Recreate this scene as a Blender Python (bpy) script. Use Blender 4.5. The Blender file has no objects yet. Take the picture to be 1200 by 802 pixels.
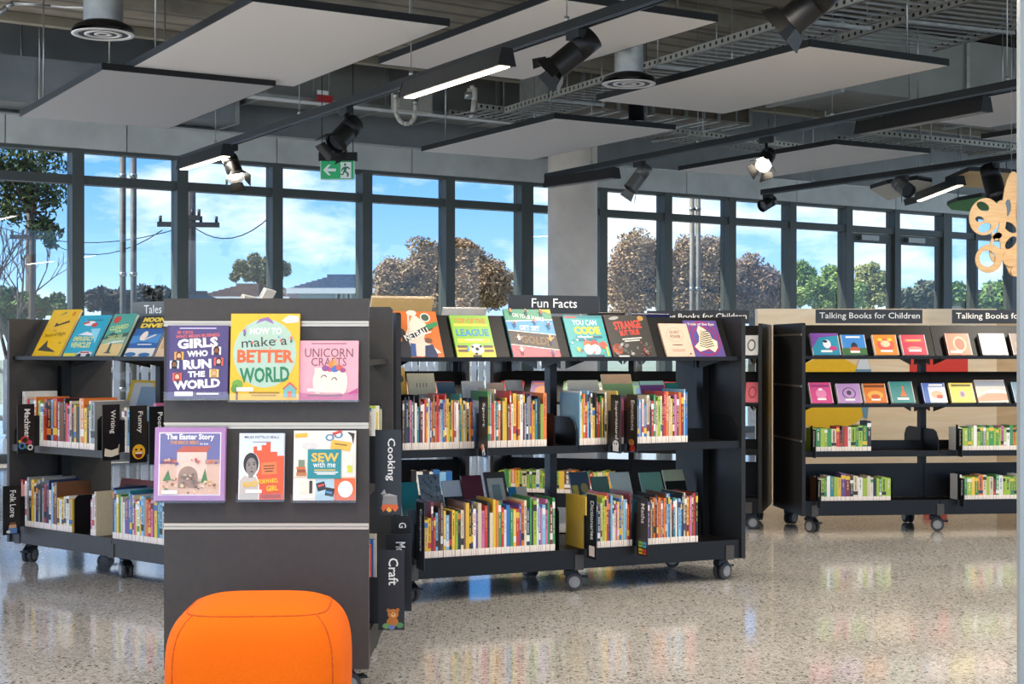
import bpy, math, random
from mathutils import Vector, Matrix, Euler

# ------------------------------------------------------------------ camera
F, Y0, CAMZ = 1750.0, 410.0, 1.105          # focal length in pixels of a 1200x802 frame, horizon row, eye height
scene = bpy.context.scene
COL = scene.collection
cam_data = bpy.data.cameras.new('camera')
cam_data.sensor_width = 36.0
cam_data.lens = F / 1200.0 * 36.0
cam_data.shift_y = (Y0 - 401.0) / 1200.0
cam_data.clip_end = 500
cam = bpy.data.objects.new('camera', cam_data)
cam.location = (0, 0, CAMZ)
cam.rotation_euler = (math.pi / 2, 0, 0)
COL.objects.link(cam)
scene.camera = cam

# ------------------------------------------------------------------ sky, sun, exposure
def lin(c):
    if isinstance(c, str):
        c = c.lstrip('#')
        c = tuple(int(c[i:i + 2], 16) / 255.0 for i in (0, 2, 4))
    return tuple((v / 12.92 if v <= 0.04045 else ((v + 0.055) / 1.055) ** 2.4) for v in c)

world = bpy.data.worlds.new('sky')
scene.world = world
world.use_nodes = True
nt = world.node_tree
nt.nodes.clear()
def wn(t, **kw):
    n = nt.nodes.new(t)
    for k, v in kw.items():
        setattr(n, k, v)
    return n
def wl(a, b):
    nt.links.new(a, b)
tc = wn('ShaderNodeTexCoord')
sep = wn('ShaderNodeSeparateXYZ'); wl(tc.outputs['Generated'], sep.inputs[0])
ramp = wn('ShaderNodeValToRGB'); wl(sep.outputs[2], ramp.inputs[0])
els = ramp.color_ramp.elements
els[0].position = 0.0; els[0].color = lin('cfe3f6') + (1,)
els[1].position = 0.5; els[1].color = lin('3a80d6') + (1,)
e = els.new(0.05); e.color = lin('98c6f3') + (1,)
e = els.new(0.14); e.color = lin('5b9fe8') + (1,)
mp = wn('ShaderNodeMapping'); wl(tc.outputs['Generated'], mp.inputs[0])
mp.inputs['Scale'].default_value = (1.0, 1.0, 2.6)
mp.inputs['Location'].default_value = (0.35, 0.1, 0.0)
nz = wn('ShaderNodeTexNoise'); wl(mp.outputs[0], nz.inputs['Vector'])
nz.inputs['Scale'].default_value = 5.5
nz.inputs['Detail'].default_value = 7
nz.inputs['Roughness'].default_value = 0.58
cr = wn('ShaderNodeValToRGB'); wl(nz.outputs[0], cr.inputs[0])
cr.color_ramp.elements[0].position = 0.48; cr.color_ramp.elements[0].color = (0, 0, 0, 1)
cr.color_ramp.elements[1].position = 0.64; cr.color_ramp.elements[1].color = (1, 1, 1, 1)
mix = wn('ShaderNodeMixRGB'); wl(cr.outputs[0], mix.inputs[0]); wl(ramp.outputs[0], mix.inputs[1])
mix.inputs[2].default_value = (1.0, 1.0, 1.0, 1)
bg = wn('ShaderNodeBackground'); wl(mix.outputs[0], bg.inputs[0]); bg.inputs[1].default_value = 2.0
wo = wn('ShaderNodeOutputWorld'); wl(bg.outputs[0], wo.inputs[0])

sun_data = bpy.data.lights.new('sun', 'SUN')
sun_data.energy = 8.0
sun_data.color = (1.0, 0.93, 0.82)
sun_data.angle = 0.009
sun = bpy.data.objects.new('sun', sun_data)
az, el = math.radians(-105), math.radians(42)       # sun high on the left, lighting the trees outside
sd = Vector((math.sin(az) * math.cos(el), math.cos(az) * math.cos(el), math.sin(el)))
sun.rotation_euler = sd.to_track_quat('Z', 'Y').to_euler()
sun.location = (5, 20, 12)
COL.objects.link(sun)

vs = scene.view_settings
scene.display_settings.display_device = 'sRGB'
vs.view_transform = 'Standard'
vs.look = 'None'
vs.exposure = 0.72
vs.gamma = 1.0
vs.use_curve_mapping = False

# ------------------------------------------------------------------ pixel helpers
def PY(x, y, Y):                      # pixel at a known depth
    return Vector(((x - 600.0) / F * Y, Y, CAMZ + (Y0 - y) / F * Y))
def PZ(x, y, Z):                      # pixel on a horizontal plane
    return PY(x, y, (Z - CAMZ) * F / (Y0 - y))

# ------------------------------------------------------------------ materials
MC = {}
def nodes_of(name):
    m = bpy.data.materials.new(name)
    m.use_nodes = True
    return m, m.node_tree, m.node_tree.nodes['Principled BSDF']
def mat(c, rough=0.5, metal=0.0, var=0.06, scale=30.0, bump=0.0, spec=0.5, emit=0.0, ecol=None, name=None, stretch=None):
    key = (c if isinstance(c, str) else tuple(c), rough, metal, var, scale, bump, spec, emit, ecol, stretch)
    if key in MC:
        return MC[key]
    m, t, b = nodes_of(name or 'surface_' + (c if isinstance(c, str) else 'x'))
    col = lin(c)
    b.inputs['Roughness'].default_value = rough
    b.inputs['Metallic'].default_value = metal
    b.inputs['Specular IOR Level'].default_value = spec
    b.inputs['Base Color'].default_value = col + (1,)
    if var > 0 or bump > 0:
        tcn = t.nodes.new('ShaderNodeTexCoord')
        vec = tcn.outputs['Object']
        if stretch:
            mpn = t.nodes.new('ShaderNodeMapping'); t.links.new(vec, mpn.inputs[0])
            mpn.inputs['Scale'].default_value = stretch
            vec = mpn.outputs[0]
        n = t.nodes.new('ShaderNodeTexNoise'); t.links.new(vec, n.inputs['Vector'])
        n.inputs['Scale'].default_value = scale
        n.inputs['Detail'].default_value = 4
        if var > 0:
            r = t.nodes.new('ShaderNodeValToRGB'); t.links.new(n.outputs[0], r.inputs[0])
            r.color_ramp.elements[0].position = 0.3
            r.color_ramp.elements[1].position = 0.7
            r.color_ramp.elements[0].color = tuple(v * (1 - var) for v in col) + (1,)
            r.color_ramp.elements[1].color = tuple(min(1, v * (1 + var)) for v in col) + (1,)
            t.links.new(r.outputs[0], b.inputs['Base Color'])
        if bump > 0:
            bp = t.nodes.new('ShaderNodeBump'); t.links.new(n.outputs[0], bp.inputs['Height'])
            bp.inputs['Strength'].default_value = bump
            bp.inputs['Distance'].default_value = 0.01
            t.links.new(bp.outputs[0], b.inputs['Normal'])
    if emit > 0:
        b.inputs['Emission Color'].default_value = lin(ecol or c) + (1,)
        b.inputs['Emission Strength'].default_value = emit
    MC[key] = m
    return m

def ink(c):                            # flat print
    return mat(c, rough=0.4, var=0.03, scale=60, name='print_' + c)

def make_object_colour_material():
    m, t, b = nodes_of('printed_board')
    oi = t.nodes.new('ShaderNodeObjectInfo')
    tcn = t.nodes.new('ShaderNodeTexCoord')
    n = t.nodes.new('ShaderNodeTexNoise'); t.links.new(tcn.outputs['Object'], n.inputs['Vector'])
    n.inputs['Scale'].default_value = 9
    mx = t.nodes.new('ShaderNodeMixRGB'); mx.blend_type = 'MULTIPLY'; mx.inputs[0].default_value = 0.22
    t.links.new(oi.outputs['Color'], mx.inputs[1]); t.links.new(n.outputs[0], mx.inputs[2])
    t.links.new(mx.outputs[0], b.inputs['Base Color'])
    b.inputs['Roughness'].default_value = 0.35
    return m
OBJCOL = make_object_colour_material()

def make_floor():
    m, t, b = nodes_of('polished_concrete')
    L = t.links.new
    tcn = t.nodes.new('ShaderNodeTexCoord')
    big = t.nodes.new('ShaderNodeTexNoise'); L(tcn.outputs['Object'], big.inputs['Vector'])
    big.inputs['Scale'].default_value = 1.3; big.inputs['Detail'].default_value = 5
    r0 = t.nodes.new('ShaderNodeValToRGB'); L(big.outputs[0], r0.inputs[0])
    r0.color_ramp.elements[0].position = 0.3; r0.color_ramp.elements[0].color = lin('a7a49e') + (1,)
    r0.color_ramp.elements[1].position = 0.7; r0.color_ramp.elements[1].color = lin('bfbbb5') + (1,)
    fine = t.nodes.new('ShaderNodeTexNoise'); L(tcn.outputs['Object'], fine.inputs['Vector'])
    fine.inputs['Scale'].default_value = 46; fine.inputs['Detail'].default_value = 3
    r1 = t.nodes.new('ShaderNodeValToRGB'); L(fine.outputs[0], r1.inputs[0])
    r1.color_ramp.elements[0].position = 0.35; r1.color_ramp.elements[0].color = (0.72, 0.71, 0.69, 1)
    r1.color_ramp.elements[1].position = 0.65; r1.color_ramp.elements[1].color = (1.12, 1.12, 1.12, 1)
    m1 = t.nodes.new('ShaderNodeMixRGB'); m1.blend_type = 'MULTIPLY'; m1.inputs[0].default_value = 1
    L(r0.outputs[0], m1.inputs[1]); L(r1.outputs[0], m1.inputs[2])
    # dark aggregate flecks: voronoi cells, only some of them, of uneven size
    prev = m1.outputs[0]
    for sc, thr, pick, colr in ((75, 0.36, 0.56, '655d53'), (40, 0.30, 0.72, '514a42'), (120, 0.36, 0.6, 'e4ddd2')):
        v = t.nodes.new('ShaderNodeTexVoronoi'); L(tcn.outputs['Object'], v.inputs['Vector'])
        v.inputs['Scale'].default_value = sc
        lt = t.nodes.new('ShaderNodeMath'); lt.operation = 'LESS_THAN'; L(v.outputs['Distance'], lt.inputs[0]); lt.inputs[1].default_value = thr
        sx = t.nodes.new('ShaderNodeSeparateColor'); L(v.outputs['Color'], sx.inputs[0])
        gt = t.nodes.new('ShaderNodeMath'); gt.operation = 'GREATER_THAN'; L(sx.outputs[0], gt.inputs[0]); gt.inputs[1].default_value = pick
        mu = t.nodes.new('ShaderNodeMath'); mu.operation = 'MULTIPLY'; L(lt.outputs[0], mu.inputs[0]); L(gt.outputs[0], mu.inputs[1])
        mu2 = t.nodes.new('ShaderNodeMath'); mu2.operation = 'MULTIPLY'; L(mu.outputs[0], mu2.inputs[0]); mu2.inputs[1].default_value = 0.9
        mm = t.nodes.new('ShaderNodeMixRGB'); L(mu2.outputs[0], mm.inputs[0]); L(prev, mm.inputs[1]); mm.inputs[2].default_value = lin(colr) + (1,)
        prev = mm.outputs[0]
    L(prev, b.inputs['Base Color'])
    rr = t.nodes.new('ShaderNodeMapRange'); L(big.outputs[0], rr.inputs[0])
    rr.inputs[3].default_value = 0.05; rr.inputs[4].default_value = 0.13
    L(rr.outputs[0], b.inputs['Roughness'])
    b.inputs['Specular IOR Level'].default_value = 0.8
    return m

def make_concrete(name, c1, c2, stripe=0.0, direction=(1, 0, 0)):
    m, t, b = nodes_of(name)
    L = t.links.new
    tcn = t.nodes.new('ShaderNodeTexCoord')
    n = t.nodes.new('ShaderNodeTexNoise'); L(tcn.outputs['Object'], n.inputs['Vector'])
    n.inputs['Scale'].default_value = 3; n.inputs['Detail'].default_value = 8; n.inputs['Roughness'].default_value = 0.65
    r = t.nodes.new('ShaderNodeValToRGB'); L(n.outputs[0], r.inputs[0])
    r.color_ramp.elements[0].position = 0.3; r.color_ramp.elements[0].color = lin(c1) + (1,)
    r.color_ramp.elements[1].position = 0.7; r.color_ramp.elements[1].color = lin(c2) + (1,)
    out = r.outputs[0]
    if stripe:
        w = t.nodes.new('ShaderNodeTexWave'); L(tcn.outputs['Object'], w.inputs['Vector'])
        w.bands_direction = 'Y'
        w.inputs['Scale'].default_value = stripe; w.inputs['Distortion'].default_value = 0.6
        rw = t.nodes.new('ShaderNodeValToRGB'); L(w.outputs[0], rw.inputs[0])
        rw.color_ramp.elements[0].position = 0.0; rw.color_ramp.elements[0].color = (0.45, 0.45, 0.45, 1)
        rw.color_ramp.elements[1].position = 0.25; rw.color_ramp.elements[1].color = (1, 1, 1, 1)
        mx = t.nodes.new('ShaderNodeMixRGB'); mx.blend_type = 'MULTIPLY'; mx.inputs[0].default_value = 1
        L(out, mx.inputs[1]); L(rw.outputs[0], mx.inputs[2]); out = mx.outputs[0]
    L(out, b.inputs['Base Color'])
    b.inputs['Roughness'].default_value = 0.8
    bp = t.nodes.new('ShaderNodeBump'); L(n.outputs[0], bp.inputs['Height']); bp.inputs['Strength'].default_value = 0.25
    bp.inputs['Distance'].default_value = 0.02
    L(bp.outputs[0], b.inputs['Normal'])
    return m

def make_wood(name, c1, c2, scale=2.5, stretch=(1, 1, 9)):
    m, t, b = nodes_of(name)
    L = t.links.new
    tcn = t.nodes.new('ShaderNodeTexCoord')
    mpn = t.nodes.new('ShaderNodeMapping'); L(tcn.outputs['Object'], mpn.inputs[0]); mpn.inputs['Scale'].default_value = stretch
    n = t.nodes.new('ShaderNodeTexNoise'); L(mpn.outputs[0], n.inputs['Vector'])
    n.inputs['Scale'].default_value = scale; n.inputs['Detail'].default_value = 5; n.inputs['Distortion'].default_value = 0.8
    r = t.nodes.new('ShaderNodeValToRGB'); L(n.outputs[0], r.inputs[0])
    r.color_ramp.elements[0].position = 0.3; r.color_ramp.elements[0].color = lin(c1) + (1,)
    r.color_ramp.elements[1].position = 0.7; r.color_ramp.elements[1].color = lin(c2) + (1,)
    L(r.outputs[0], b.inputs['Base Color'])
    b.inputs['Roughness'].default_value = 0.45
    return m

def make_glass(name, tint, refl_rough=0.0, boost=1.0):
    m = bpy.data.materials.new(name); m.use_nodes = True
    t = m.node_tree; t.nodes.clear()
    L = t.links.new
    tr = t.nodes.new('ShaderNodeBsdfTransparent'); tr.inputs[0].default_value = tint + (1,)
    gl = t.nodes.new('ShaderNodeBsdfGlossy'); gl.inputs['Roughness'].default_value = refl_rough
    gl.inputs[0].default_value = (0.95, 0.97, 1, 1)
    fr = t.nodes.new('ShaderNodeLayerWeight'); fr.inputs[0].default_value = 0.5
    pw5 = t.nodes.new('ShaderNodeMath'); pw5.operation = 'POWER'; L(fr.outputs['Facing'], pw5.inputs[0]); pw5.inputs[1].default_value = 5.0
    mu = t.nodes.new('ShaderNodeMath'); mu.operation = 'MULTIPLY_ADD'; L(pw5.outputs[0], mu.inputs[0]); mu.inputs[1].default_value = 0.8; mu.inputs[2].default_value = 0.02 * boost
    mx = t.nodes.new('ShaderNodeMixShader'); L(mu.outputs[0], mx.inputs[0]); L(tr.outputs[0], mx.inputs[1]); L(gl.outputs[0], mx.inputs[2])
    o = t.nodes.new('ShaderNodeOutputMaterial'); L(mx.outputs[0], o.inputs[0])
    return m

def make_perforated():
    m, t, b = nodes_of('perforated_galvanised')
    L = t.links.new
    tcn = t.nodes.new('ShaderNodeTexCoord')
    sx = t.nodes.new('ShaderNodeSeparateXYZ'); L(tcn.outputs['Object'], sx.inputs[0])
    def mth(op, a_, b_=None):
        n_ = t.nodes.new('ShaderNodeMath'); n_.operation = op
        for i_, q_ in enumerate((a_, b_)):
            if q_ is None: continue
            if isinstance(q_, (int, float)): n_.inputs[i_].default_value = q_
            else: L(q_, n_.inputs[i_])
        return n_.outputs[0]
    fx = mth('SUBTRACT', mth('FRACT', mth('MULTIPLY', sx.outputs[0], 13.0)), 0.5)
    fz = mth('MULTIPLY', mth('SUBTRACT', sx.outputs[2], 0.033), 13.0)
    rr_ = mth('SQRT', mth('ADD', mth('MULTIPLY', fx, fx), mth('MULTIPLY', fz, fz)))
    lt = t.nodes.new('ShaderNodeMath'); lt.operation = 'LESS_THAN'; L(rr_, lt.inputs[0]); lt.inputs[1].default_value = 0.2
    mx = t.nodes.new('ShaderNodeMixRGB'); L(lt.outputs[0], mx.inputs[0])
    mx.inputs[1].default_value = lin('b4b2aa') + (1,); mx.inputs[2].default_value = lin('2c2b29') + (1,)
    L(mx.outputs[0], b.inputs['Base Color'])
    b.inputs['Metallic'].default_value = 0.5
    b.inputs['Roughness'].default_value = 0.4
    return m

FLOOR = make_floor()
SLAB = make_concrete('board_marked_concrete', '746d5f', '958d7c', stripe=1.1)
COLUMN = make_concrete('column_concrete', 'd2c7ba', 'e4dacd')
FASCIA = mat('c4c7c2', 0.55, 0.1, 0.10, 4, name='fascia_sheet')
DUCT = mat('8b9092', 0.42, 0.75, 0.15, 2.5, name='galvanised_duct')
DUCTDARK = mat('8a8a84', 0.5, 0.4, 0.12, 2.5, name='dull_duct')
GALV = mat('a7a9a6', 0.38, 0.8, 0.15, 12, name='galvanised_steel')
PERF = make_perforated()
FRAME = mat('4e5452', 0.45, 0.0, 0.05, 8, spec=0.3, name='window_aluminium')
GLASS = make_glass('window_glass', (0.66, 0.685, 0.69))   # two faces; tint added to dim the sky against the room
CLEAR = make_glass('clear_acrylic', (0.97, 0.98, 0.98), 0.05, 1.6)
PANEL = mat('e6e4e1', 0.9, 0, 0.10, 260, bump=0.15, name='acoustic_felt')
PANELG = mat('b4b5b6', 0.9, 0, 0.12, 200, bump=0.15, name='grey_acoustic_felt')
BLACK = mat('111111', 0.45, 0.0, 0.08, 20, spec=0.3, name='black_metal')
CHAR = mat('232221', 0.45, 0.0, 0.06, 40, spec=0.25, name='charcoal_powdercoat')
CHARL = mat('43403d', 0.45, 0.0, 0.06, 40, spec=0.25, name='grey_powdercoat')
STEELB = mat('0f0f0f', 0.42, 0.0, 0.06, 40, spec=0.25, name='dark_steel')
ALU = mat('b9aa96', 0.3, 0.9, 0.05, 30, name='brushed_aluminium', stretch=(2, 60, 60))
RUBBER = mat('3a3938', 0.7, 0, 0.06, 30, name='castor_rubber')
WHEEL = mat('8f8c88', 0.5, 0.2, 0.08, 30, name='castor_hub')
PAGES = mat('e6dccb', 0.8, 0, 0.10, 120, name='paper', stretch=(1, 1, 12))
STICK = mat('eadbcc', 0.5, 0, 0.08, 90, name='label_paper')
WHITE = mat('f0efec', 0.5, 0, 0.03, 30, name='white_print')
PLY = make_wood('birch_plywood', 'ecd0a6', 'f6e2c2')
PLYD = make_wood('oak_veneer', 'c4a274', 'd6b78a')

# ------------------------------------------------------------------ mesh helpers
class MB:
    def __init__(s):
        s.v = []; s.f = []; s.m = []; s.sm = []
    def add(s, vs_, fs, mi=0, smooth=False):
        o = len(s.v)
        s.v += [tuple(p) for p in vs_]
        for f in fs:
            s.f.append(tuple(i + o for i in f)); s.m.append(mi); s.sm.append(smooth)
        return s
    def box(s, x0, x1, y0, y1, z0, z1, mi=0):
        return s.add([(x0, y0, z0), (x1, y0, z0), (x1, y1, z0), (x0, y1, z0), (x0, y0, z1), (x1, y0, z1), (x1, y1, z1), (x0, y1, z1)],
                     [(0, 3, 2, 1), (4, 5, 6, 7), (0, 1, 5, 4), (1, 2, 6, 5), (2, 3, 7, 6), (3, 0, 4, 7)], mi)
    def prism(s, pts, ax, a0, a1, mi=0):      # polygon extruded along an axis: pts are the two other coordinates in order
        def mk(p, a):
            if ax == 'x': return (a, p[0], p[1])
            if ax == 'y': return (p[0], a, p[1])
            return (p[0], p[1], a)
        n = len(pts)
        area = sum(pts[i][0] * pts[(i + 1) % n][1] - pts[(i + 1) % n][0] * pts[i][1] for i in range(n))
        P = list(pts) if area > 0 else list(pts)[::-1]
        vs_ = [mk(p, a0) for p in P] + [mk(p, a1) for p in P]
        fs = [tuple(range(n))[::-1], tuple(range(n, 2 * n))] + [(i, (i + 1) % n, (i + 1) % n + n, i + n) for i in range(n)]
        if (ax == 'y'):
            fs = [f[::-1] for f in fs]
        return s.add(vs_, fs, mi)
    def cyl(s, p0, p1, r0, r1=None, n=14, mi=0, smooth=True, cap=True):
        r1 = r0 if r1 is None else r1
        p0 = Vector(p0); p1 = Vector(p1); d = (p1 - p0).normalized()
        a = Vector((0, 0, 1)) if abs(d.z) < 0.9 else Vector((1, 0, 0))
        x = d.cross(a).normalized(); y = d.cross(x)
        o = len(s.v)
        for p, r in ((p0, r0), (p1, r1)):
            for i in range(n):
                t = 2 * math.pi * i / n
                s.v.append(tuple(p + (x * math.cos(t) + y * math.sin(t)) * r))
        for i in range(n):
            s.f.append((o + i, o + n + i, o + n + (i + 1) % n, o + (i + 1) % n)); s.m.append(mi); s.sm.append(smooth)
        if cap:
            s.f.append(tuple(o + i for i in range(n))); s.m.append(mi); s.sm.append(False)
            s.f.append(tuple(o + n + i for i in range(n))[::-1]); s.m.append(mi); s.sm.append(False)
        return s
    def tube(s, pts, r, n=8, mi=0):
        for i in range(len(pts) - 1):
            s.cyl(pts[i], pts[i + 1], r, r, n, mi)
        return s
    def lathe(s, prof, n=24, mi=0, c=(0, 0, 0)):       # (r, z) profile around z
        o = len(s.v)
        for r, z in prof:
            for i in range(n):
                t = 2 * math.pi * i / n
                s.v.append((c[0] + r * math.cos(t), c[1] + r * math.sin(t), c[2] + z))
        for k in range(len(prof) - 1):
            for i in range(n):
                a = o + k * n + i; b2 = o + k * n + (i + 1) % n
                s.f.append((a, b2, b2 + n, a + n)); s.m.append(mi); s.sm.append(True)
        return s
    def mesh(s, name, mats):
        me = bpy.data.meshes.new(name)
        me.from_pydata(s.v, [], s.f)
        for m_ in (mats if isinstance(mats, (list, tuple)) else [mats]):
            me.materials.append(m_)
        me.polygons.foreach_set('material_index', s.m)
        me.polygons.foreach_set('use_smooth', s.sm)
        me.update()
        return me
    def build(s, name, mats, parent=None, **kw):
        return obj(name, s.mesh(name, mats), parent, **kw)

def obj(name, me, parent=None, loc=None, rot=None, scale=None, kind=None, label=None, color=None):
    o = bpy.data.objects.new(name, me)
    COL.objects.link(o)
    if parent is not None: o.parent = parent
    if loc is not None: o.location = loc
    if rot is not None: o.rotation_euler = rot
    if scale is not None: o.scale = scale
    if kind: o['kind'] = kind
    if label: o['label'] = label
    if color is not None: o.color = tuple(color) + (1,)
    return o
def tag(o, label, cat, group=None, kind=None):
    o['label'] = label; o['category'] = cat
    if group: o['group'] = group
    if kind: o['kind'] = kind
    return o
def thing(name, label, cat, loc=(0, 0, 0), rot=(0, 0, 0), group=None):
    o = bpy.data.objects.new(name, None)
    COL.objects.link(o)
    o.location = loc; o.rotation_euler = rot
    o.empty_display_size = 0.05
    return tag(o, label, cat, group)
def structure(name, label=None, loc=(0, 0, 0), rotz=0.0):
    o = bpy.data.objects.new(name, None); COL.objects.link(o)
    o.location = loc; o.rotation_euler = (0, 0, rotz); o['kind'] = 'structure'
    if label: o['label'] = label
    return o

TXT = {}
def text_poly(s, bold=0.0):
    """letters of a string as flat triangles, fitted to the unit square"""
    k = (s, bold)
    if k in TXT: return TXT[k]
    cu = bpy.data.curves.new('lettering', 'FONT')
    cu.body = s; cu.offset = bold; cu.resolution_u = 2
    o = bpy.data.objects.new('lettering', cu)
    COL.objects.link(o)
    bpy.context.view_layer.update()
    dg = bpy.context.evaluated_depsgraph_get()
    me = bpy.data.meshes.new_from_object(o.evaluated_get(dg))
    vs_ = [tuple(v.co) for v in me.vertices]; fs = [tuple(p.vertices) for p in me.polygons]
    bpy.data.objects.remove(o); bpy.data.meshes.remove(me); bpy.data.curves.remove(cu)
    x0 = min(v[0] for v in vs_); x1 = max(v[0] for v in vs_); y0 = min(v[1] for v in vs_); y1 = max(v[1] for v in vs_)
    w = max(1e-6, x1 - x0); h = max(1e-6, y1 - y0)
    TXT[k] = ([((v[0] - x0) / w, (v[1] - y0) / h) for v in vs_], fs, w / h)
    return TXT[k]

def art_meshes(items, W, H):
    """items in 0..1 of a W x H board; returns (shapes MB, its colours, letters MB, its colours); board faces -y"""
    A, ac, T, tcol = MB(), [], [], []
    def idx(lst, c):
        if c not in lst: lst.append(c)
        return lst.index(c)
    lay = 0
    for it in items:
        lay += 1
        y = -0.0005 - 0.00012 * lay
        k = it[0]
        if k == 't':
            _, s, x, z, w, h, c = it[:7]
            bold = it[7] if len(it) > 7 else 0.0
            rot = math.radians(it[8]) if len(it) > 8 else 0.0
            vs_, fs, _r = text_poly(s, bold)
            cx, cz = (x + w / 2) * W, (z + h / 2) * H
            out = []
            for a, b in vs_:
                px, pz = (a - 0.5) * w * W, (b - 0.5) * h * H
                out.append((cx + px * math.cos(rot) - pz * math.sin(rot), y, cz + px * math.sin(rot) + pz * math.cos(rot)))
            T.append((out, fs, c))
        else:
            if k == 'r':
                _, x, z, w, h, c = it[:6]
                rot = math.radians(it[6]) if len(it) > 6 else 0.0
                cx, cz = (x + w / 2) * W, (z + h / 2) * H
                pts = []
                for a, b in ((-.5, -.5), (.5, -.5), (.5, .5), (-.5, .5)):
                    px, pz = a * w * W, b * h * H
                    pts.append((cx + px * math.cos(rot) - pz * math.sin(rot), cz + px * math.sin(rot) + pz * math.cos(rot)))
            elif k == 'o':
                _, x, z, rx, rz, c = it[:6]
                rot = math.radians(it[6]) if len(it) > 6 else 0.0
                pts = []
                for i in range(20):
                    t = 2 * math.pi * i / 20
                    px, pz = rx * W * math.cos(t), rz * H * math.sin(t)
                    pts.append((x * W + px * math.cos(rot) - pz * math.sin(rot), z * H + px * math.sin(rot) + pz * math.cos(rot)))
            else:
                _, pp, c = it[:3]
                pts = [(a * W, b * H) for a, b in pp]
            ar = sum(pts[i][0] * pts[(i + 1) % len(pts)][1] - pts[(i + 1) % len(pts)][0] * pts[i][1] for i in range(len(pts)))
            if ar < 0: pts = pts[::-1]
            A.add([(a, y, b) for a, b in pts], [tuple(range(len(pts)))], idx(ac, c))
    return A, ac, T, tcol
def put_art(parent, items, W, H, art_name='cover_art', text_name='title_lettering', loc=None, rot=None):
    A, ac, T, tcl = art_meshes(items, W, H)
    if A.f: A.build(art_name, [ink(c) for c in ac], parent, loc=loc, rot=rot)
    for out, fs, c in T:                                 # each line of lettering is a part of its own
        MB().add(out, fs).build(text_name, ink(c), parent, loc=loc, rot=rot)

ORD = ['first', 'second', 'third', 'fourth', 'fifth', 'sixth', 'seventh', 'eighth', 'ninth', 'tenth']
def nth(i):
    i += 1
    if i <= 10: return ORD[i - 1]
    sfx = 'th' if 10 <= i % 100 <= 20 else {1: 'st', 2: 'nd', 3: 'rd'}.get(i % 10, 'th')
    return '%d%s' % (i, sfx)
# ------------------------------------------------------------------ the setting: floor, slab, window wall, column
fl = MB().box(-16, 22, -9, 30, -0.12, 0.0).build('floor', FLOOR); fl['kind'] = 'structure'; fl['label'] = 'polished speckled concrete floor'

WA = math.radians(33.5)                                       # the glazed wall runs away to the right
W0 = PY(89, Y0, 15.0); W0.z = 0
WU = Vector((math.cos(WA), math.sin(WA), 0)); WV = Vector((-math.sin(WA), math.cos(WA), 0))
def wall_s(px, v=0.0):
    k = (px - 600) / F
    p = W0 + WV * v
    return -(p.x - k * p.y) / (WU.x - k * WU.y)
HEAD, TRAN = 3.12, 2.81
S0, S1 = -4.0, 17.0
# slab: a lower concrete field and a higher strip coloured dark for the shade above the ducts
def wall_pt(s, v, z): return W0 + WU * s + WV * v + Vector((0, 0, z))
sl = structure('ceiling', 'board-marked concrete soffit', W0, WA)
MB().box(-9, 19, -21, -1.9, 3.98, 4.3).build('soffit', SLAB, sl)
MB().box(-9, 19, -1.9, 1.0, 4.75, 4.95).build('raised_soffit', mat('2a2a29', 0.8, 0, 0.1, 3, name='gap_shade_soffit'), sl)  # black tone paints in the darkness of the gap over the ducts
MB().box(-9, 19, -2.0, -1.9, 3.9, 4.75).build('slab_edge', mat('8a8473', 0.8, 0, 0.15, 3, name='slab_edge_concrete'), sl)
for k in range(5):
    MB().box(-9, 19, -3.2 - 2.1 * k, -2.95 - 2.1 * k, 3.86, 3.98).build('downstand_rib', SLAB, sl)

wl_ = structure('wall_back', 'grey fascia and duct casing above the glazed wall', W0, WA)
MB().box(S0, S1, 0.02, 0.14, HEAD, 4.75).build('upper_wall', mat('8d9192', 0.6, 0.1, 0.1, 3, name='upper_wall_sheet'), wl_)
seams = [wall_s(p) for p in (3, 145, 320, 478, 655)]
st = seams[1] - seams[0]
edges = [seams[0] - 2 * st, seams[0] - st] + seams
while edges[-1] < S1: edges.append(edges[-1] + 1.95)
for a, b in zip(edges[:-1], edges[1:]):
    MB().box(a + 0.006, b - 0.006, -0.10, 0.02, HEAD, HEAD + 0.27).build('fascia_panel', FASCIA, wl_)
MB().box(S0, S1, -0.13, -0.02, HEAD + 0.27, HEAD + 0.29).build('fascia_ledge', mat('b9bab5', 0.4, 0.5, 0.08, 5, name='ledge_metal'), wl_)

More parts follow.
